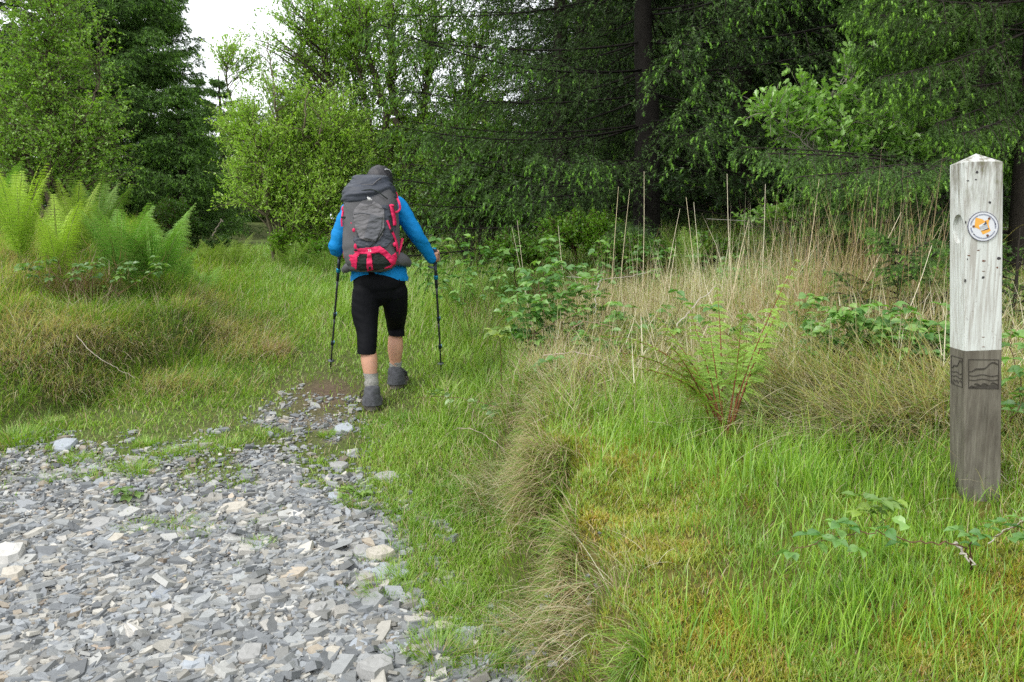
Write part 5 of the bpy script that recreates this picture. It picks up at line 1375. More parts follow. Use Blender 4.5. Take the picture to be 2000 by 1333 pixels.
bo = add_post_part('badge', badge, M_PLAST)
def rot(pts, a, s=1.0): return [(s * (x * math.cos(a) - y * math.sin(a)), s * (x * math.sin(a) + y * math.cos(a))) for x, y in pts]
RA = math.radians(17)
def emblem(ac):
    k = br / 40.0
    # orange arrow pointing up and to the right: a square block with a cut corner
    sq = [(-17, 21), (-2, 17), (3, 13), (14, 17), (12, 5), (15, -6), (17, -9), (13, -13), (-1, -19), (-6, -8), (-14, -4), (-20, -2)]
    bflat(ac, [(a * k * 1.15, b * k * 1.15) for a, b in sq], -.0033, (.72, .36, .055))
    bflat(ac, rot([(-10, -9), (11, -9), (11, 10), (-10, 6)], RA, k), -.0035, (.62, .64, .66))
    bflat(ac, rot([(-2, 3), (4, 6), (11, 13), (11, 3)], RA, k), -.0037, (.05, .06, .09))
    for t in (0, -3, -6): bflat(ac, rot([(-10, t), (11, t + .2), (11, t + 1.3), (-10, t + 1)], RA, k), -.0037, (.06, .08, .11))
    bflat(ac, rot([(-10, -11), (12, -11), (12, -7.5), (2, -8.5)], RA, k), -.0038, (.05, .05, .08))
add_post_part('arrow_emblem', emblem, M_PLAST, bo)
def lettering(ac):
    r_ = br * .80
    for a in np.arange(0, 360, 6.3):
        if 176 < a < 184 or 340 < a < 352 or 214 < a < 226: continue
        t = math.radians(a); h = br * .10; w = br * .035
        for dx in (-w, w * .9):
            q = [(dx - w * .35, -h / 2), (dx + w * .35, -h / 2), (dx + w * .35, h / 2), (dx - w * .35, h / 2)]
            bflat(ac, [(x + r_ * math.cos(t), y + r_ * math.sin(t)) for x, y in rot(q, t - math.pi / 2)], -.0036, (.22, .24, .32))
        q = [(-w, -.5 * h + h * U(0, .8)), (w, 0), (w, .2 * h), (-w, .2 * h)]
        bflat(ac, [(x + r_ * math.cos(t), y + r_ * math.sin(t)) for x, y in rot(q, t - math.pi / 2)], -.0036, (.22, .24, .32))
    for a in (12, 221):
        t = math.radians(a); q = [(-.9, -.5), (0, -1.5), (.9, -.5), (.4, 1.6), (-.4, 1.6)]
        bflat(ac, [(x + r_ * math.cos(t), y + r_ * math.sin(t)) for x, y in rot(q, t, br * .045)], -.0037, (.04, .04, .06))
add_post_part('lettering', lettering, M_PLAST, bo)
for (u, v) in [(1930, 423), (1927, 455), (1900, 438)]:
    def nail(ac, u=u, v=v):
        a, b = fxp(u), zpx(v); an = np.linspace(0, 2 * np.pi, 10, endpoint=False)
        p = np.c_[a + .0036 * np.cos(an), np.full(10, -.0045), b + .0036 * np.sin(an)]; q = p.copy(); q[:, 1] = -.001
        j = np.arange(10); j2 = (j + 1) % 10
        ac.add(np.concatenate([p, q]), [j[None], np.stack([j, j + 10, j2 + 10, j2], 1)])
    add_post_part('nail', nail, M_RUST, bo)

# ------------------------------------------------------------------ the stones that stand out from the gravel
def stone(u, v, wpx, hpx, thick, rot_, col, label, name='stone', group=None, k=8, round_=.08, tilt=0, cat='stone'):
    thick *= .62; k = max(k, 9) if group is None else k; g = on_ground(u, v); Y = g[1]; a = wpx / FPX * Y / 2; slope = max(.22, (CAMZ - g[2]) / Y); b = hpx / FPX * Y / 2 / slope * .8
    an = (rng.random(k) * .6 + np.arange(k)) * 2 * np.pi / k; r = U(.78, 1.12, k)
    px, py = a * r * np.cos(an), min(b, a * 1.1) * r * np.sin(an)
    X = px * math.cos(rot_) - py * math.sin(rot_); Yy = px * math.sin(rot_) + py * math.cos(rot_)
    tx, ty = rng.normal(0, .06, 2); ty += .16 + tilt
    def lay(s, z): 
        zz = z + (rng.normal(0, .06, k) * thick)
        return np.stack([X * s, Yy * s, zz + X * s * tx + Yy * s * ty], 1)
    V = np.concatenate([lay(1.0, -.02), lay(1.03, thick * .45), lay(1 - round_, thick), lay(.5, thick * 1.06)])
    j = np.arange(k); j2 = (j + 1) % k
    F = np.concatenate([np.stack([j + q * k, j2 + q * k, j2 + (q + 1) * k, j + (q + 1) * k], 1) for q in range(3)])
    ac = Acc(); ac.add(V + g + np.array([0, 0, .004]), [F, (j + 3 * k)[None], j[::-1][None]], np.array(col))
    return tag(ac.build(name, M_SLATE, origin=g), label, cat, group)
BL = (.25, .275, .31); BLL = (.31, .34, .37); CR = (.42, .39, .33); GY = (.29, .29, .28); WH = (.50, .49, .46)
for q in [
    (125, 875, 50, 26, .05, .2, BLL, 'pale blue flat slate standing at the grass edge on the left'),
    (455, 998, 62, 20, .035, .1, CR, 'long cream stone in the middle of the track'),
    (672, 840, 38, 12, .02, -.2, BLL, 'small pale blue slate lying near the walker\'s rear boot'),
    (750, 1128, 98, 40, .03, -.1, BLL, 'biggest flat pale slate, at the right edge of the track'),
    (742, 1092, 66, 28, .06, 0, CR, 'cream block stone directly behind the biggest flat slate'),
    (705, 1085, 40, 26, .04, .5, GY, 'grey stone wedged left of the cream block'),
    (15, 1098, 66, 44, .09, .1, WH, 'white boulder at the left edge of the picture'),
    (22, 1132, 44, 34, .06, .6, CR, 'tan block leaning below the white boulder'),
    (188, 1030, 56, 24, .03, -.4, GY, 'flat grey stone beside the thin bleached twig'),
    (222, 1060, 44, 22, .03, .5, CR, 'buff slab at the lower left of the green tufts'),
    (912, 1246, 56, 26, .035, .5, BLL, 'tilted pale slate in the moss at the track edge near the bottom'),
    (868, 1230, 54, 15, .025, -.1, CR, 'flat buff stone left of the tilted pale slate'),
    (962, 1296, 42, 26, .02, .2, BLL, 'pale slate in the grass nearest the bottom edge'),
    (735, 1318, 76, 46, .07, .2, GY, 'big grey block cut by the bottom edge of the picture'),
    (778, 1262, 50, 42, .02, .9, BLL, 'broad blue slate lying flat above the big bottom block'),
    (712, 1208, 44, 38, .015, .8, BL, 'square blue slate tilted to the left in the gravel'),
    (758, 1210, 62, 18, .02, .1, CR, 'long buff slab right of the square blue slate'),
    (815, 1186, 60, 15, .02, .1, BLL, 'thin pale slab at the grass edge beside the short stick'),
    (620, 1198, 42, 22, .035, -.1, GY, 'grey block with a sheer front edge in the lower gravel'),
    (660, 1158, 40, 16, .02, -.1, BL, 'blue grey slab between the green tufts in the lower gravel'),
    (560, 1190, 50, 12, .018, .1, WH, 'long whitish sliver of stone in the lower gravel'),
    (315, 1166, 38, 22, .03, -.2, BL, 'rounded blue stone in the left part of the gravel'),
    (500, 1168, 46, 26, .045, .1, GY, 'grey lump of stone beside the whitish sliver'),
    (490, 1290, 54, 40, .05, .8, GY, 'grey angular block near the bottom left'),
    (385, 1302, 60, 34, .035, .2, BLL, 'pale blue slab near the bottom left'),
    (440, 1232, 40, 36, .012, .9, BLL, 'upended pale slate in the gravel'),
    (140, 1245, 36, 40, .012, 1.0, BL, 'dark blue slate set on edge near the left bottom'),
    (650, 1288, 44, 30, .03, .3, CR, 'buff stone near the bottom centre of the gravel'),
    (600, 1262, 58, 20, .025, .1, CR, 'flat buff slab with a broken front edge near the bottom centre'),
    (700, 1270, 46, 26, .03, .4, BLL, 'pale stone beside the broad blue slate'),
    (595, 1115, 48, 14, .02, -.3, GY, 'grey slab below the middle of the track'),
    (575, 1012, 40, 14, .03, .2, WH, 'small white stone near the right grass tufts'),
    (755, 935, 50, 14, .03, .1, GY, 'half buried grey stone at the right grass edge'),
    (660, 972, 44, 14, .02, -.2, BLL, 'pale slate lying by the leafy weed'),
    (663, 915, 38, 10, .03, 0, GY, 'dark stone at the head of the track')]:
    stone(*q)
for k_ in range(170):
    v = 940 + 390 * rng.random() ** .7; u = U(0, np.interp(v, GR_V, GR_U) - 10)
    s = U(20, 46) * np.interp(v, [940, 1330], [.75, 1.15])
    stone(u, v, s, s * U(.3, .6), U(.008, .024), U(-.8, .8), tuple(slate_cols(1)[0]), 'flat grey slate piece lying loose among smaller chips of the track', 'slate_piece', 'larger slate pieces of the track', k=int(rng.integers(5, 8)), tilt=U(-.1, .15), round_=.04)
# ------------------------------------------------------------------ the walker
def ring_loft(bm_v, bm_f, pts, rx, ry, lat, seg=20, n0=0):
    """closed tube with rounded ends; rx across, ry front to back; lat = lateral axis"""
    pts = np.asarray(pts, float); T = nrm(np.gradient(pts, axis=0))
    X = nrm(np.asarray(lat, float) - (T * np.asarray(lat, float)).sum(1, keepdims=True) * T); Yv = np.cross(T, X)
    rows = []
    r0 = min(rx[0], ry[0]); r1 = min(rx[-1], ry[-1])
    for a in (80, 55, 28): rows.append((pts[0] - T[0] * r0 * math.sin(math.radians(a)), X[0], Yv[0], rx[0] * math.cos(math.radians(a)), ry[0] * math.cos(math.radians(a))))
    for k in range(len(pts)): rows.append((pts[k], X[k], Yv[k], rx[k], ry[k]))
    for a in (28, 55, 80): rows.append((pts[-1] + T[-1] * r1 * math.sin(math.radians(a)), X[-1], Yv[-1], rx[-1] * math.cos(math.radians(a)), ry[-1] * math.cos(math.radians(a))))
    an = np.arange(seg) * 2 * np.pi / seg
    V = np.concatenate([c + np.outer(np.cos(an), x) * a + np.outer(np.sin(an), y) * b for c, x, y, a, b in rows])
    m = len(rows); F = []
    for k in range(m - 1):
        for j in range(seg): F.append([k * seg + j, k * seg + (j + 1) % seg, (k + 1) * seg + (j + 1) % seg, (k + 1) * seg + j])
    F.append(list(range(seg))[::-1]); F.append([(m - 1) * seg + j for j in range(seg)])
    o = len(bm_v); bm_v.extend(V.tolist()); bm_f.extend([[i + o for i in f] for f in F])

def chain(B, pts, r, lat=(1, 0, 0), sub=6):
    """B = (verts, faces); r entries: radius or (across, depth)"""
    rr = np.array([q if isinstance(q, (tuple, list)) else (q, q) for q in r], float)
    full = wire(np.concatenate([np.asarray(pts, float), rr], 1), sub)
    ring_loft(B[0], B[1], full[:, :3], np.maximum(full[:, 3], .003), np.maximum(full[:, 4], .003), lat)

def ell(B, c, r, sub=3):
    bm = bmesh.new(); bmesh.ops.create_icosphere(bm, subdivisions=sub, radius=1)
    o = len(B[0]); B[0].extend([[c[0] + v.co.x * r[0], c[1] + v.co.y * r[1], c[2] + v.co.z * r[2]] for v in bm.verts])
    bm.verts.index_update(); B[1].extend([[v.index + o for v in f.verts] for f in bm.faces]); bm.free()

def fuse(name, B, voxel, smooth, mat, parent, wrinkle=0, wscale=20.0, clipf=None, sub=0):
    """weld overlapping closed shapes into one skin, smooth it, and hang it under parent"""
    off = np.zeros(3); q = parent
    while q is not None: off += np.array(q.location); q = q.parent
    me = bpy.data.meshes.new(name); me.from_pydata([tuple(np.array(v) - off) for v in B[0]], [], B[1])
    o = bpy.data.objects.new(name, me); scn.collection.objects.link(o); o.parent = parent
    r = o.modifiers.new('r', 'REMESH'); r.mode = 'VOXEL'; r.voxel_size = voxel
    s = o.modifiers.new('s', 'SMOOTH'); s.factor = .5; s.iterations = smooth
    bpy.context.view_layer.update()
    m2 = bpy.data.meshes.new_from_object(o.evaluated_get(bpy.context.evaluated_depsgraph_get()))
    o.modifiers.clear(); o.data = m2; m2.name = name
    n = len(m2.vertices); co = np.empty(n * 3, np.float32); m2.vertices.foreach_get('co', co); co = co.reshape(-1, 3).astype(float)
    if wrinkle:
        no = np.empty(n * 3, np.float32); m2.vertices.foreach_get('normal', no); no = no.reshape(-1, 3)
        w = (fbm(co[:, 2] * wscale + co[:, 0] * wscale * .5, co[:, 0] * wscale * .6 + co[:, 1] * wscale * .5, 5, 3) - .5) * wrinkle * 2
        co = co + no * w[:, None]; m2.vertices.foreach_set('co', co.astype(np.float32).ravel())
    if clipf is not None:
        bm = bmesh.new(); bm.from_mesh(m2); bm.verts.ensure_lookup_table()
        fv = np.array([float(clipf(np.array(v.co) + off)) for v in bm.verts])   # positive = keep
        new = {}
        for v in bm.verts:
            if fv[v.index] <= 0:
                q = [w_.index for e in v.link_edges for w_ in (e.other_vert(v),) if fv[w_.index] > 0]
                if q: new[v.index] = sum((np.array(v.co) + (np.array(bm.verts[i].co) - np.array(v.co)) * (fv[v.index] / (fv[v.index] - fv[i])) for i in q), np.zeros(3)) / len(q)
        for i, p_ in new.items(): bm.verts[i].co = p_
        bmesh.ops.delete(bm, geom=[v for v in bm.verts if fv[v.index] <= 0 and v.index not in new], context='VERTS'); bm.to_mesh(m2); bm.free()
    m2.polygons.foreach_set('use_smooth', np.ones(len(m2.polygons), bool))
    m2.materials.clear(); m2.materials.append(mat); m2.update()
    return o

M_SKIN = surf_mat('skin', (.50, .27, .18), .55, .10, 30.0, .0008, 150.0, sss=.08, spec=.35)
M_SHIRT = surf_mat('blue_shirt', (.003, .185, .47), .7, .08, 25.0, .0035, 16.0, spec=.15)
M_LEG = surf_mat('black_leggings', (.0022, .0026, .004), .7, .1, 30.0, .002, 20.0, spec=.12)
M_SOCK = surf_mat('grey_wool', (.26, .255, .235), .95, .5, 190.0, .004, 150.0, spec=.1)
M_BOOT = surf_mat('boot_suede', (.072, .074, .082), .8, .5, 28.0, .002, 90.0, spec=.2)
M_SOLE = surf_mat('boot_rubber', (.15, .135, .11), .85, .4, 60.0, .003, 90.0, spec=.2)
M_HAIR = surf_mat('dark_hair', (.014, .013, .016), .45, .5, 120.0, .004, 200.0, spec=.5, stretch=(1, 1, .2))

HY = 5.72
feetz = H(P(727, 800, 5.51)[0], 5.51)
root = on_ground(745, 790)
hik = empty('person', root, 'walker seen from behind in blue top, cropped black leggings and boots, stepping up the lane', 'person')
# joints
pel = P(742, 560, 5.78)
hipL, hipR = P(716, 572, 5.75), P(769, 570, 5.79)
knL, knR = P(717, 652, 5.66), P(773, 637, 5.98)
anL, anR = P(727, 764, 5.545), P(772, 727, 5.97)
waist, chest, neck = P(738, 512, 5.86), P(729, 432, 5.96), P(736, 382, 6.05)
head = P(741, 357, 6.10)
shL, shR = P(683, 408, 5.95), P(779, 404, 5.99)
elL, elR = P(657, 484, 5.86), P(813, 459, 5.93)
haL, haR = P(664, 488, 6.12), P(850, 501, 6.06)
wrL, wrR = haL + (elL - haL) * .22, P(843, 506, 6.03)
for f_, nm in ((P(727, 800, 5.51), 'L'), (P(772, 762, 5.93), 'R')): print('foot', nm, f_[2] - H(f_[0], f_[1]))

B = ([], [])
chain(B, [pel, waist, chest, chest * .45 + neck * .55, neck, head], [(.145, .095), (.125, .09), (.15, .095), (.12, .075), (.052, .055), (.055, .06)], sub=8)
ell(B, head + np.array([0, .01, .005]), (.074, .092, .098)); ell(B, head + np.array([0, .045, -.045]), (.052, .058, .06))
ell(B, head + np.array([0, .105, -.02]), (.012, .018, .020)); ell(B, head + np.array([.074, .01, -.01]), (.010, .018, .028)); ell(B, head + np.array([-.074, .01, -.01]), (.010, .018, .028))
ell(B, head + np.array([0, .092, -.055]), (.022, .010, .007)); ell(B, head + np.array([0, .088, .030]), (.045, .015, .012))
for a, b, c in ((hipL, knL, anL), (hipR, knR, anR)):
    calf = b * .55 + c * .45 + np.array([0, -.010, 0]); low = b * .22 + c * .78
    chain(B, [a, a * .5 + b * .5, b, calf, low, c, c + np.array([0, .0, -.05])], [.076, .058, .046, (.0570, .058), .042, .036, .038], sub=8)
for a, b, c, d in ((shL, elL, wrL, haL), (shR, elR, wrR, haR)):
    chain(B, [a, a * .5 + b * .5, b, b * .5 + c * .5, c, c * .6 + d * .4], [.050, .043, .036, .033, .024, (.022, .028)], sub=8)
# hands: palm, four bent fingers around the grip, thumb across
gR = haR + np.array([-.004, .012, 0]); axR = nrm((P(862, 712, 6.36) - haR)[None])[0]
gL = haL; axL = nrm((P(645, 724, 6.36) - haL)[None])[0]
def hand(B, g, ax, side, wr):
    lat = np.array([side, 0, 0.]) - ax * (side * ax[0]); lat = lat / np.linalg.norm(lat); fw = np.cross(ax, lat) * side; fw = fw if fw[1] > 0 else -fw
    pc = g + lat * .020 - fw * .008; 
    chain(B, [wr, (wr + pc) / 2 + lat * .004, pc + lat * .004, pc + lat * .006 + fw * .012], [(.022, .026), (.022, .034), (.015, .040), (.012, .036)], lat=tuple(lat))
    for k, ln in enumerate((.95, 1.05, 1.0, .82)):
        o = ax * (-.030 + k * .0205)
        b0 = pc + o + fw * .020 + lat * .006
        chain(B, [b0, b0 + fw * .022 * ln - lat * .008, b0 + fw * .024 * ln - lat * .030 * ln, b0 + fw * .004 - lat * .044 * ln], [.0105, .0098, .009, .0078], sub=4)
    t0 = pc - ax * .030 - fw * .014
    chain(B, [t0, t0 - fw * .018 - lat * .018, t0 - fw * .014 - lat * .040 - ax * .006], [.0125, .0110, .0090], sub=4)
hand(B, gR, axR, 1., wrR); hand(B, gL, axL, -1., wrL)
body_ob = fuse('body', B, .0055, 3, M_SKIN, hik)
for s_ in (-1, 1):
    a_ = Acc(); n_ = 12
    bm = bmesh.new(); bmesh.ops.create_icosphere(bm, subdivisions=2, radius=.0115); V = np.array([v.co for v in bm.verts]) + head + np.array([.030 * s_, .086, .008])
    a_.add(V, np.array([[v.index for v in f.verts] for f in bm.faces]), (.7, .7, .7)); bm.free()
    a_.build('eye', surf_mat('eye_white', (.6, .6, .6), .2), hik, smooth=True)

# hair: close cap with combed strands ending in a low knot
B = ([], [])
ell(B, head + np.array([.004, -.008, .018]), (.098, .108, .108)); ell(B, head + np.array([.02, -.03, -.05]), (.062, .065, .07))
ell(B, head + np.array([.062, -.02, -.045]), (.028, .05, .06))
hc = head.copy()
fuse('hair', B, .006, 4, M_HAIR, hik, wrinkle=.003, wscale=70, clipf=lambda p: max(hc[1] + .045 - p[1], p[2] - hc[2] - .055))

# shirt
B = ([], [])
hem = P(741, 566, 5.77)
chain(B, [hem, P(741, 530, 5.81), waist, chest * .5 + waist * .5, chest, P(731, 402, 6.0), P(735, 388, 6.03)], [(.200, .145), (.196, .14), (.165, .12), (.165, .115), (.178, .12), (.125, .09), (.07, .07)], sub=8)
chain(B, [shL + np.array([.09, 0, .01]), shL + np.array([.02, 0, 0]), shL * .5 + elL * .5, elL, elL * .5 + wrL * .5, wrL], [.075, .072, .064, .055, .046, .035], sub=8)
chain(B, [shR + np.array([-.09, 0, .01]), shR + np.array([-.01, 0, 0]), shR * .5 + elR * .5, elR, elR * .5 + wrR * .5, wrR], [.075, .070, .062, .056, .048, .034], sub=8)
def shirt_clip(p):
    u, v = PR(p); return max(abs(u - 741) - 75, 549 - 13 * max(0, 1 - ((u - 730) / 50.0) ** 2) + (max(0, (700 - u)) * .3) - v)
fuse('shirt', B, .006, 4, M_SHIRT, hik, wrinkle=.011, wscale=22, clipf=shirt_clip)

# leggings, cropped below the knee
B = ([], [])
chain(B, [P(741, 520, 5.80), P(741, 552, 5.77), P(742, 566, 5.77)], [(.165, .115), (.185, .13), (.16, .115)])
cuL, cuR = P(716, 693, 5.60), P(775, 656, 5.96)
chain(B, [hipL + np.array([.0, 0, 0]), P(713, 612, 5.72), knL, cuL, cuL + np.array([0, 0, -.09])], [.100, .094, .072, .0645, .063], sub=8)
chain(B, [hipR + np.array([.002, 0, 0]), P(773, 606, 5.86), knR, cuR, cuR + np.array([0, 0, -.09])], [.098, .085, .066, .059, .057], sub=8)
fuse('leggings', B, .007, 4, M_LEG, hik, wrinkle=.0026, wscale=34, clipf=lambda p: (692 if PR(p)[0] < 743 else 656.5) + 1.5 * math.sin((PR(p)[0] - 700) * .1) - PR(p)[1])

# socks and boots
for (an, top, topr, sd, heel, toe_dir, L_) in ((anL, P(724, 729, 5.575), .050, -1, P(727, 803, 5.50), np.array([-.16, .98, .17]), .28), (anR, P(773, 692, 5.985), .047, 1, P(772, 762, 5.92), np.array([.05, .99, .16]), .27)):
    B = ([], [])
    chain(B, [top + np.array([0, 0, .03]), top, top * .7 + an * .3, top * .45 + an * .55, top * .2 + an * .8, an, an + np.array([0, 0, -.03])], [topr, topr, topr * .9, topr * 1.0, topr * .9, topr * .98, topr * .8], sub=6)
    fuse('sock', B, .005, 1, M_SOCK, hik, wrinkle=.0042, wscale=55, clipf=lambda p, t=top: t[2] + .002 - p[2])
    td = nrm(toe_dir[None])[0]; hz = H(heel[0], heel[1]) + .022; heel = np.array([heel[0], heel[1], max(heel[2], hz)])
    ht = an[2] - heel[2]
    sideb = nrm(np.cross(td, np.array([0, 0, 1.0]))[None])[0]
    hb = heel + td * .045
    B = ([], [])
    ank = np.array([an[0], an[1], an[2]])
    chain(B, [ank + np.array([0, 0, .0]), ank + np.array([0, .0, -.02]), ank * .5 + (hb + np.array([0, 0, .06])) * .5, hb + np.array([0, 0, .05]), hb + np.array([0, 0, .0]), hb + np.array([0, 0, -.05])], [(.057, .062), (.054, .064), (.056, .068), (.064, .076), (.070, .080), (.070, .080)], sub=5)
    chain(B, [hb + np.array([0, 0, .045]), hb + td * L_ * .35 + np.array([0, 0, .055]), hb + td * L_ * .6 + np.array([0, 0, .035]), hb + td * L_ * .74 + np.array([0, 0, .030])], [(.052, .042), (.050, .048), (.056, .032), (.044, .022)], lat=tuple(sideb), sub=5)
    bo_ = fuse('boot', B, .0055, 2, M_BOOT, hik, wrinkle=.003, wscale=45, clipf=lambda p, z_=hb[2]: p[2] - z_ - .010)
    # sole with a welt, following the boot outline
    n_ = 28; t_ = np.linspace(0, 2 * np.pi, n_, endpoint=False)
    lx = np.cos(t_); ly = np.sin(t_)
    along = (L_ * .5 + .01) * ly; half = .071 * (1 - .10 * (ly < 0)) * (1 - .15 * np.abs(ly) ** 6)
    pos = hb + td * (L_ * .5 - .055)
    out_ = pos + np.outer(along, td) + np.outer(lx * half, sideb)
    V = []
    for dz_, sc in ((-.020, .97), (-.016, 1.02), (.010, 1.06), (.016, .99)):
        V.append(pos + (out_ - pos) * sc + np.array([0, 0, dz_]))
    V = np.concatenate(V); j = np.arange(n_); j2 = (j + 1) % n_
    F = np.concatenate([np.stack([j + q * n_, j2 + q * n_, j2 + (q + 1) * n_, j + (q + 1) * n_], 1) for q in range(3)])
    a_ = Acc(); a_.add(V, [F, (j + 3 * n_)[None], j[::-1][None]]); a_.build('sole', M_SOLE, bo_, smooth=False)
    # lace loops
    a_ = Acc(); c0 = ank + sideb * (.040 * (1 if sd > 0 else -1)) * 1.0 + td * .04 + np.array([0, 0, -.005])
    sg = 1 if sd > 0 else -1
    for q in (0, 1):
        w_ = wire([c0, c0 + np.array([sg * (.030 + .012 * q), 0, -.015]), c0 + np.array([sg * (.050 - .014 * q), -.005, -.062]), c0 + np.array([sg * (.026 - .01 * q), 0, -.045]), c0 + np.array([sg * .006, 0, -.012])], 5)
        tubes(a_, w_[None], np.full((1, len(w_)), .0022), np.array([.01, .01, .012]), 5)
    a_.build('laces', M_TWIG, bo_)

# glasses pushed up on the head
M_FRAME = surf_mat('white_frame', (.75, .76, .78), .3)
a_ = Acc()
gg_ = [P(754, 332, 6.02), P(758, 334, 6.05), P(762, 337, 6.09), P(763, 342, 6.13)]
w_ = wire([P(752, 331, 6.0), P(757, 331, 6.03), P(762, 334, 6.08), P(763.5, 339, 6.12), P(762, 343, 6.14)], 6)
tubes(a_, w_[None], np.full((1, len(w_)), .0035), np.array([.75, .76, .78]), 6)
gl_ = a_.build('sunglasses', M_FRAME, origin=P(757, 331, 6.03))
tag(gl_, 'white rimmed sunglasses pushed back on the dark hair of the walker', 'sunglasses')
a_ = Acc(); cl = P(761, 340, 6.15); an = np.arange(14) * 2 * np.pi / 14
V = cl + np.outer(np.cos(an), [.012, .018, 0]) + np.outer(np.sin(an), [0, .004, .018]); V2 = V + np.array([.003, -.001, 0])
j = np.arange(14); j2 = (j + 1) % 14
a_.add(np.concatenate([V, V2]), [j[None], (j + 14)[::-1][None], np.stack([j, j2, j2 + 14, j + 14], 1)], (.02, .02, .025))
a_.v = [q for q in a_.v]
off_gl = np.array(gl_.location)
a_.build('lens', surf_mat('dark_lens', (.02, .02, .025), .1), gl_)

# ------------------------------------------------------------------ trekking poles
M_POLE = surf_mat('pole_metal', None, .35, .1, 60.0, metallic=.6)
def pole(label, top, tip, grip_c, strap=None):
    top = np.asarray(top, float); tip = np.asarray(tip, float); ax = nrm((tip - top)[None])[0]; L = np.linalg.norm(tip - top)
    T = empty('trekking_pole', tip, label, 'trekking pole', 'the walker\'s pair of trekking poles')
    def seg(name, a, b, r0, r1, c, sides=12, par=T, smooth=True, m=5):
        ac = Acc(); k = np.linspace(a, b, m); tubes(ac, (top + ax * k[:, None])[None], np.linspace(r0, r1, m)[None], np.array([c]), sides); return ac.build(name, M_POLE, par, smooth)
    g_ = Acc(); k = np.array([0, .012, .03, .06, .09, .115, .135]); r = np.array([.019, .021, .015, .0165, .0145, .016, .012])
    tubes(g_, (top + ax * k[:, None])[None], r[None], np.array([[.03, .035, .05]]), 14)
    gp = g_.build('grip', surf_mat('grip_foam', None, .8, .1, 80.0), T, True)
    seg('grip_cap', -.006, .004, .014, .019, (.01, .22, .33), par=gp)
    seg('upper_shaft', .13, .30, .0125, .0115, (.035, .04, .055)); seg('collar', .205, .235, .0165, .0165, (.01, .20, .34))
    seg('shaft', .29, L * .58, .0085, .0085, (.05, .05, .055)); seg('middle_shaft', L * .57, L * .78, .0075, .0075, (.06, .06, .065)); seg('lower_shaft', L * .77, L * .965, .0062, .0058, (.04, .04, .045))
    for q in (.53, .755):
        c_ = seg('clamp', L * q, L * q + .030, .0125, .0125, (.02, .03, .045)); cc = top + ax * (L * q + .012) + np.array([.013, -.004, .003])
        ac = Acc(); tubes(ac, np.array([[cc - ax * .014, cc, cc + ax * .014]]), np.array([[.004, .0065, .004]]), np.array([.18, .36, .42]), 8); ac.build('lever', M_POLE, c_, True)
    seg('basket', L * .905, L * .905 + .007, .022, .026, (.10, .11, .12), sides=20); seg('tip', L * .96, L, .0055, .0028, (.02, .02, .02))
    if strap:
        ac = Acc(); w_ = wire([top + ax * .01] + strap + [top + ax * .012], 8)
        n_ = len(w_); t_ = nrm(np.gradient(w_, axis=0)); s_ = nrm(np.cross(t_, np.tile([1., .2, 0], (n_, 1)))) * .008
        V = np.concatenate([w_ + s_, w_ - s_, w_ + s_ + [.002, 0, 0], w_ - s_ + [.002, 0, 0]]); i = np.arange(n_ - 1)
        ac.add(V, np.concatenate([np.stack([i, i + 1, i + 1 + n_, i + n_], 1), np.stack([i + 2 * n_, i + 3 * n_, i + 1 + 3 * n_, i + 1 + 2 * n_], 1), np.stack([i, i + 2 * n_, i + 1 + 2 * n_, i + 1], 1)]), (.09, .10, .13)); ac.build('strap', surf_mat('strap_web', None, .9), T)
tR = P(862, 714, 6.30); tR[2] = H(tR[0], tR[1]) - .01
tL = P(645, 726, 6.36); tL[2] = H(tL[0], tL[1]) - .005
pole('grey trekking pole in the right hand, its tip in the long grass', gR - nrm((tR - gR)[None])[0] * .058, tR, 0, strap=[gR + np.array([.030, -.03, .02]), gR + np.array([.038, -.035, -.03]), gR + np.array([.0, -.05, -.075]), gR + np.array([-.045, -.05, -.075]), gR + np.array([-.035, -.04, -.05])])
pole('dark trekking pole on the left, planted on the turf beside the mud', gL - nrm((tL - gL)[None])[0] * .058, tL, 0)
# ------------------------------------------------------------------ the backpack
M_PKD = surf_mat('pack_dark_nylon', (.030, .036, .050), .55, .22, 14.0, .004, 22.0, spec=.4)
M_PKG = surf_mat('pack_grey_nylon', (.085, .085, .09), .65, .12, 18.0, .003, 20.0, spec=.3)
M_PKL = surf_mat('pack_stretch_mesh', (.135, .132, .138), .75, .08, 24.0, .002, 26.0, spec=.25)
M_PKM = surf_mat('pack_mid_fabric', (.095, .098, .108), .7, .08, 24.0, spec=.25)
M_PINK = surf_mat('pink_webbing', (.60, .012, .085), .6, .15, 60.0, .0012, 80.0, spec=.35)
M_BLK = surf_mat('black_fabric', (.010, .016, .013), .75, .3, 60.0, .001, 90.0, spec=.3)
M_WHT = surf_mat('white_print', (.75, .75, .75), .6)

# silhouette (photo px): row, left, right, depth of the bulge, distance of the section's middle
SEC = np.array([[346, 690, 752, .09, 5.80], [352, 682, 762, .12, 5.77], [368, 675, 768, .15, 5.74], [392, 674, 774, .155, 5.71], [420, 673, 777, .155, 5.69], [450, 672, 779, .15, 5.67],
                [480, 671, 780, .145, 5.65], [500, 673, 779, .14, 5.64], [515, 678, 775, .13, 5.63], [526, 684, 766, .11, 5.63], [531, 694, 752, .08, 5.63]], float)
def sec(v): return [np.interp(v, SEC[:, 0], SEC[:, k]) for k in (1, 2, 3, 4)]
EXPN = 3.0
def bulge(u, v):
    """distance ahead of the camera of the pack's skin at photo pixel (u, v)"""
    l, r, d, yc = sec(v); s = np.clip((u - (l + r) / 2) / ((r - l) / 2), -.995, .995)
    wr = (fbm(u * .06 + v * .11, v * .10 - u * .05, 7, 3) - .5) * .020
    return yc - d * (1 - np.abs(s) ** EXPN) ** (1 / EXPN) + wr
pk_c = P(727, 528, 5.63)
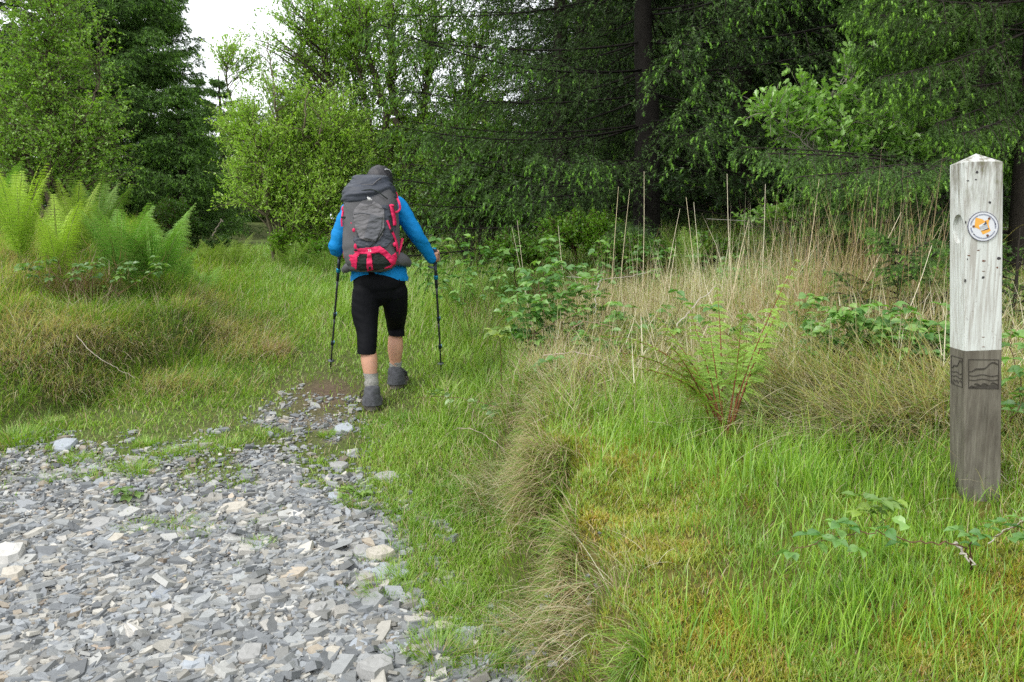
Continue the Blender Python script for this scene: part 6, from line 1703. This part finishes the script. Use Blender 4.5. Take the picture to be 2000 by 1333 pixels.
pack = empty('backpack', pk_c, 'large grey hiking backpack with pink straps on the back of the walker', 'backpack')
def loft(rows, mat, name, parent=pack, n=48, ex=EXPN, wr=.012, seed=3):
    """closed body of superellipse sections; rows: (v, left, right, depth, Y)"""
    rows = np.asarray(rows, float); t = np.linspace(0, len(rows) - 1, len(rows) * 5)
    R = np.stack([np.interp(t, np.arange(len(rows)), rows[:, k]) for k in range(5)], 1)
    an = np.arange(n) * 2 * np.pi / n; ca = np.sign(np.cos(an)) * np.abs(np.cos(an)) ** (2 / ex); sa = np.sign(np.sin(an)) * np.abs(np.sin(an)) ** (2 / ex)
    V = []
    for v, l, r, d, yc in R:
        c = P((l + r) / 2, v, yc); hw = (r - l) / 2 / FPX * yc
        x = c[0] + hw * ca; y = yc + d * sa
        k = (fbm(x * 9 + v * .10, y * 9 + v * .055, seed, 3) - .5) * wr
        V.append(np.stack([x + ca * k, y + sa * k, np.full(n, c[2])], 1))
    m = len(V); V = np.concatenate(V); j = np.arange(n); j2 = (j + 1) % n
    F = np.concatenate([np.stack([j + q * n, j + (q + 1) * n, j2 + (q + 1) * n, j2 + q * n], 1) for q in range(m - 1)])
    ac = Acc(); ac.add(V, [F, j[None], ((m - 1) * n + j)[::-1][None]]); return ac.build(name, mat, parent, True)
loft(SEC[2:], M_PKG, 'main_compartment', wr=.008)
# lid: a soft domed cap lying over the top
LID = [(342.5, 700, 744, .05, 5.82), (344, 690, 756, .10, 5.80), (350, 687, 759, .135, 5.775), (358, 682, 763, .15, 5.765), (364, 680, 765, .155, 5.76), (368, 676, 768, .175, 5.75), (380, 672, 771, .185, 5.735), (392, 672, 772, .178, 5.73), (400, 676, 770, .165, 5.725), (404, 684, 762, .14, 5.72)]
lid = loft(LID, M_PKD, 'lid', ex=2.6, wr=.055, seed=9)

def patch_grid(name, poly, mat, off, step=1.1, parent=pack, surf=bulge, thick=.003):
    """a panel of cloth cut to the outline poly (photo px) and laid on the pack's skin"""
    poly = np.asarray(poly, float)
    us = np.arange(poly[:, 0].min(), poly[:, 0].max() + step, step); vs = np.arange(poly[:, 1].min(), poly[:, 1].max() + step, step)
    Ug, Vg = np.meshgrid(us, vs, indexing='ij')
    def inside(x, y):
        c = np.zeros(x.shape, bool); m = len(poly)
        for i in range(m):
            x1, y1 = poly[i]; x2, y2 = poly[(i + 1) % m]
            cond = ((y1 > y) != (y2 > y)) & (x < (x2 - x1) * (y - y1) / (y2 - y1 + 1e-9) + x1); c ^= cond
        return c
    cen = inside((Ug[:-1, :-1] + Ug[1:, 1:]) / 2, (Vg[:-1, :-1] + Vg[1:, 1:]) / 2)
    Yd = surf(Ug, Vg) - off
    W = P(Ug, Vg, Yd); nx_, ny_ = Ug.shape; ii = np.arange(nx_ * ny_).reshape(nx_, ny_)
    F = np.stack([ii[:-1, :-1], ii[:-1, 1:], ii[1:, 1:], ii[1:, :-1]], -1)[cen]
    used = np.unique(F); mp = np.full(nx_ * ny_, -1); mp[used] = np.arange(len(used)); W = W.reshape(-1, 3)[used]; F = mp[F]
    ac = Acc(); ac.add(W, F); o = ac.build(name, mat, parent, True)
    s = o.modifiers.new('solidify', 'SOLIDIFY'); s.thickness = thick; s.offset = 0
    return o
def strap(name, pts, wpx, mat, off=.008, parent=pack, surf=bulge, free=False):
    """webbing along a pixel path, lying on the skin (or free in the air: pts carry Y)"""
    q = wire(pts, 8); d = nrm(np.gradient(q[:, :2], axis=0)); s = np.c_[-d[:, 1], d[:, 0]] * np.broadcast_to(wpx, 1) / 2
    rows = []
    for k in (-1, 0, 1):
        a, b = q[:, 0] + s[:, 0] * k, q[:, 1] + s[:, 1] * k
        Yd = q[:, 2] if free else surf(a, b) - off - (.002 if k == 0 else 0)
        rows.append(P(a, b, Yd))
    n_ = len(q); V = np.concatenate(rows); i = np.arange(n_ - 1)
    ac = Acc(); ac.add(V, np.concatenate([np.stack([i, i + 1, i + 1 + n_, i + n_], 1), np.stack([i + n_, i + 1 + n_, i + 1 + 2 * n_, i + 2 * n_], 1)]))
    o = ac.build(name, mat, parent, True); m_ = o.modifiers.new('solidify', 'SOLIDIFY'); m_.thickness = .004; m_.offset = 0
    return o
def lump(name, u, v, Y, r, mat, parent=pack):
    bm = bmesh.new(); bmesh.ops.create_icosphere(bm, subdivisions=3, radius=1); c = P(u, v, Y)
    V = np.array([v_.co[:] for v_ in bm.verts]); bm.verts.index_update(); F = np.array([[v_.index for v_ in f.verts] for f in bm.faces]); bm.free()
    V = V * (1 + .18 * (fbm(V[:, 0] * 2 + 3, V[:, 2] * 2, 4) - .5))[:, None]
    ac = Acc(); ac.add(c + V * np.array(r), F); return ac.build(name, mat, parent, True)

patch_grid('front_shade_panel', [(680, 406), (770, 400), (774, 440), (768, 470), (752, 484), (735, 484), (700, 488), (690, 470), (682, 440)], M_PKD, .004)
fp = patch_grid('front_pocket', [(694, 407), (704, 397), (712, 399), (722, 401), (731, 394), (742, 400), (751, 411), (751, 440), (748, 458), (741, 468), (733, 472), (716, 471), (703, 466), (696, 452), (691, 432), (690, 416)], M_PKL, .012)
patch_grid('pocket_shape', [(724, 419), (747, 425), (744, 448), (734, 472), (711, 465), (716, 445)], M_PKM, .019, parent=fp)
for nm, a in (('pocket_fold', [(691, 419), (706, 417), (722, 419), (748, 426)]),):
    strap(nm, a, 1.2, M_PKM, .014, parent=fp)
patch_grid('bottom_panel', [(697, 496), (704, 493), (740, 491), (752, 505), (763, 519), (752, 524), (735, 528), (705, 529), (694, 525)], M_BLK, .007)
patch_grid('pink_arch', [(684, 519), (678, 495), (680, 470), (684, 492), (689, 500), (694, 486), (702, 486), (722, 484), (742, 481), (752, 488), (765, 500), (773, 494), (776, 502), (772, 516), (763, 524), (750, 525), (765, 517), (753, 503), (742, 494), (722, 496), (703, 496), (698, 504), (696, 527), (690, 526)], M_PINK, .010)
patch_grid('pink_tab', [(717, 496), (725, 496), (729, 528), (717, 530), (716, 518)], M_PINK, .016)
patch_grid('tab_slot', [(720, 521), (724, 521), (725, 527), (720, 527)], M_BLK, .021)
strap('compression_strap', [(686, 435), (679, 448), (675, 470), (672, 490), (673, 504)], 3.8, M_PINK)
strap('compression_strap', [(756, 431), (762, 445), (770, 462), (775, 478), (777, 492)], 3.8, M_PINK)
strap('side_strap', [(764, 401), (767, 415), (770, 428), (771, 441)], 6.5, M_PINK, .014)
strap('black_strap', [(762, 420), (764, 435), (766, 455)], 2.2, M_BLK, .016)
strap('lower_cord', [(752, 444), (744, 458), (734, 472), (722, 482)], 2.0, M_BLK, .014)
lump('strap_buckle', 679, 421, 5.60, (.024, .02, .020), M_PINK); lump('strap_buckle', 671, 409, 5.64, (.014, .014, .022), M_PINK)
lump('strap_buckle', 757, 414, 5.57, (.012, .012, .020), M_PINK); lump('strap_buckle', 771, 478, 5.53, (.012, .010, .016), M_PINK); lump('strap_buckle', 765, 402, 5.57, (.018, .012, .010), M_PINK)
lump('zip_pull', 691, 450, 5.50, (.010, .008, .014), M_PINK); lump('zip_pull', 694, 482, 5.48, (.010, .008, .020), M_PINK); lump('cord_lock', 695, 489, 5.475, (.012, .008, .008), M_BLK); lump('cord_lock', 765, 450, 5.52, (.009, .008, .014), M_BLK)
strap('loose_strap', [(670, 412, 5.60), (668, 425, 5.58), (667, 432, 5.58), (668, 443, 5.58)], 3.5, M_PINK, free=True)
strap('strap_loop', [(776, 388, 5.66), (780, 398, 5.63), (781, 408, 5.63), (776, 414, 5.62), (768, 415, 5.60)], 4, M_PINK, free=True)
strap('buckle_end', [(666, 425, 5.58), (673, 425, 5.57), (678, 425, 5.57)], 3.5, M_BLK, free=True)
strap('shoulder_strap', [(768, 372, 5.84), (774, 378, 5.82), (776, 390, 5.80), (773, 398, 5.76)], 4, M_PINK, free=True)
strap('lower_belt_strap', [(786, 466, 5.70), (783, 480, 5.68), (779, 492, 5.64), (776, 500, 5.62)], 5, M_PINK, free=True)
# lid seam piping, print
def lidsurf(u, v):
    L_ = np.asarray(LID, float); l, r, d, yc = [np.interp(v, L_[:, 0], L_[:, k]) for k in (1, 2, 3, 4)]
    s = np.clip((u - (l + r) / 2) / ((r - l) / 2), -.995, .995); return yc - d * (1 - np.abs(s) ** 2.6) ** (1 / 2.6) - .004
strap('lid_piping', [(677, 368), (688, 364), (705, 362), (722, 361), (728, 361), (737, 353), (748, 346)], 1.6, M_PKG, .004, parent=lid, surf=lidsurf)
strap('lid_zip', [(700, 376), (712, 372), (726, 371), (738, 375), (750, 384), (757, 389)], 1.6, M_BLK, .007, parent=lid, surf=lidsurf)
patch_grid('logo', [(717, 386), (719, 384.5), (720.5, 387), (722, 386), (725, 388), (722.5, 389.5), (719.5, 389), (717.5, 388.5)], M_WHT, .012, step=.4, parent=lid, surf=lidsurf, thick=.001)
patch_grid('logo_word', [(718, 390.3), (727, 390.3), (727, 391.4), (718, 391.4)], M_WHT, .012, step=.5, parent=lid, surf=lidsurf, thick=.001)
# "70" printed on the pink arch
for pl_ in ([(718.5, 488), (721.5, 488), (721.5, 489), (720, 492), (719.2, 492), (720.4, 489), (718.5, 489)], [(722.3, 488), (724.6, 488), (724.6, 491.8), (722.3, 491.8), (722.3, 489), (723.0, 489), (723, 491), (723.9, 491), (723.9, 488.8), (722.3, 488.8)]):
    patch_grid('size_print', pl_, M_WHT, .0135, step=.35, thick=.0008)
# hip belt wings with their pockets
def wing(name, pts, r):
    B = ([], []); chain(B, [P(*q) for q in pts], r, lat=(0, 0, 1), sub=6)
    return fuse(name, B, .006, 3, M_PKG, pack, wrinkle=.005, wscale=35)
wing('hip_belt', [(765, 508, 5.66), (782, 506, 5.68), (794, 512, 5.74), (798, 517, 5.84)], [(.045, .035), (.048, .04), (.035, .032), (.022, .02)])
wing('hip_belt', [(690, 520, 5.66), (681, 522, 5.68), (674, 526, 5.76), (672, 528, 5.84)], [(.028, .03), (.034, .032), (.026, .025), (.018, .018)])
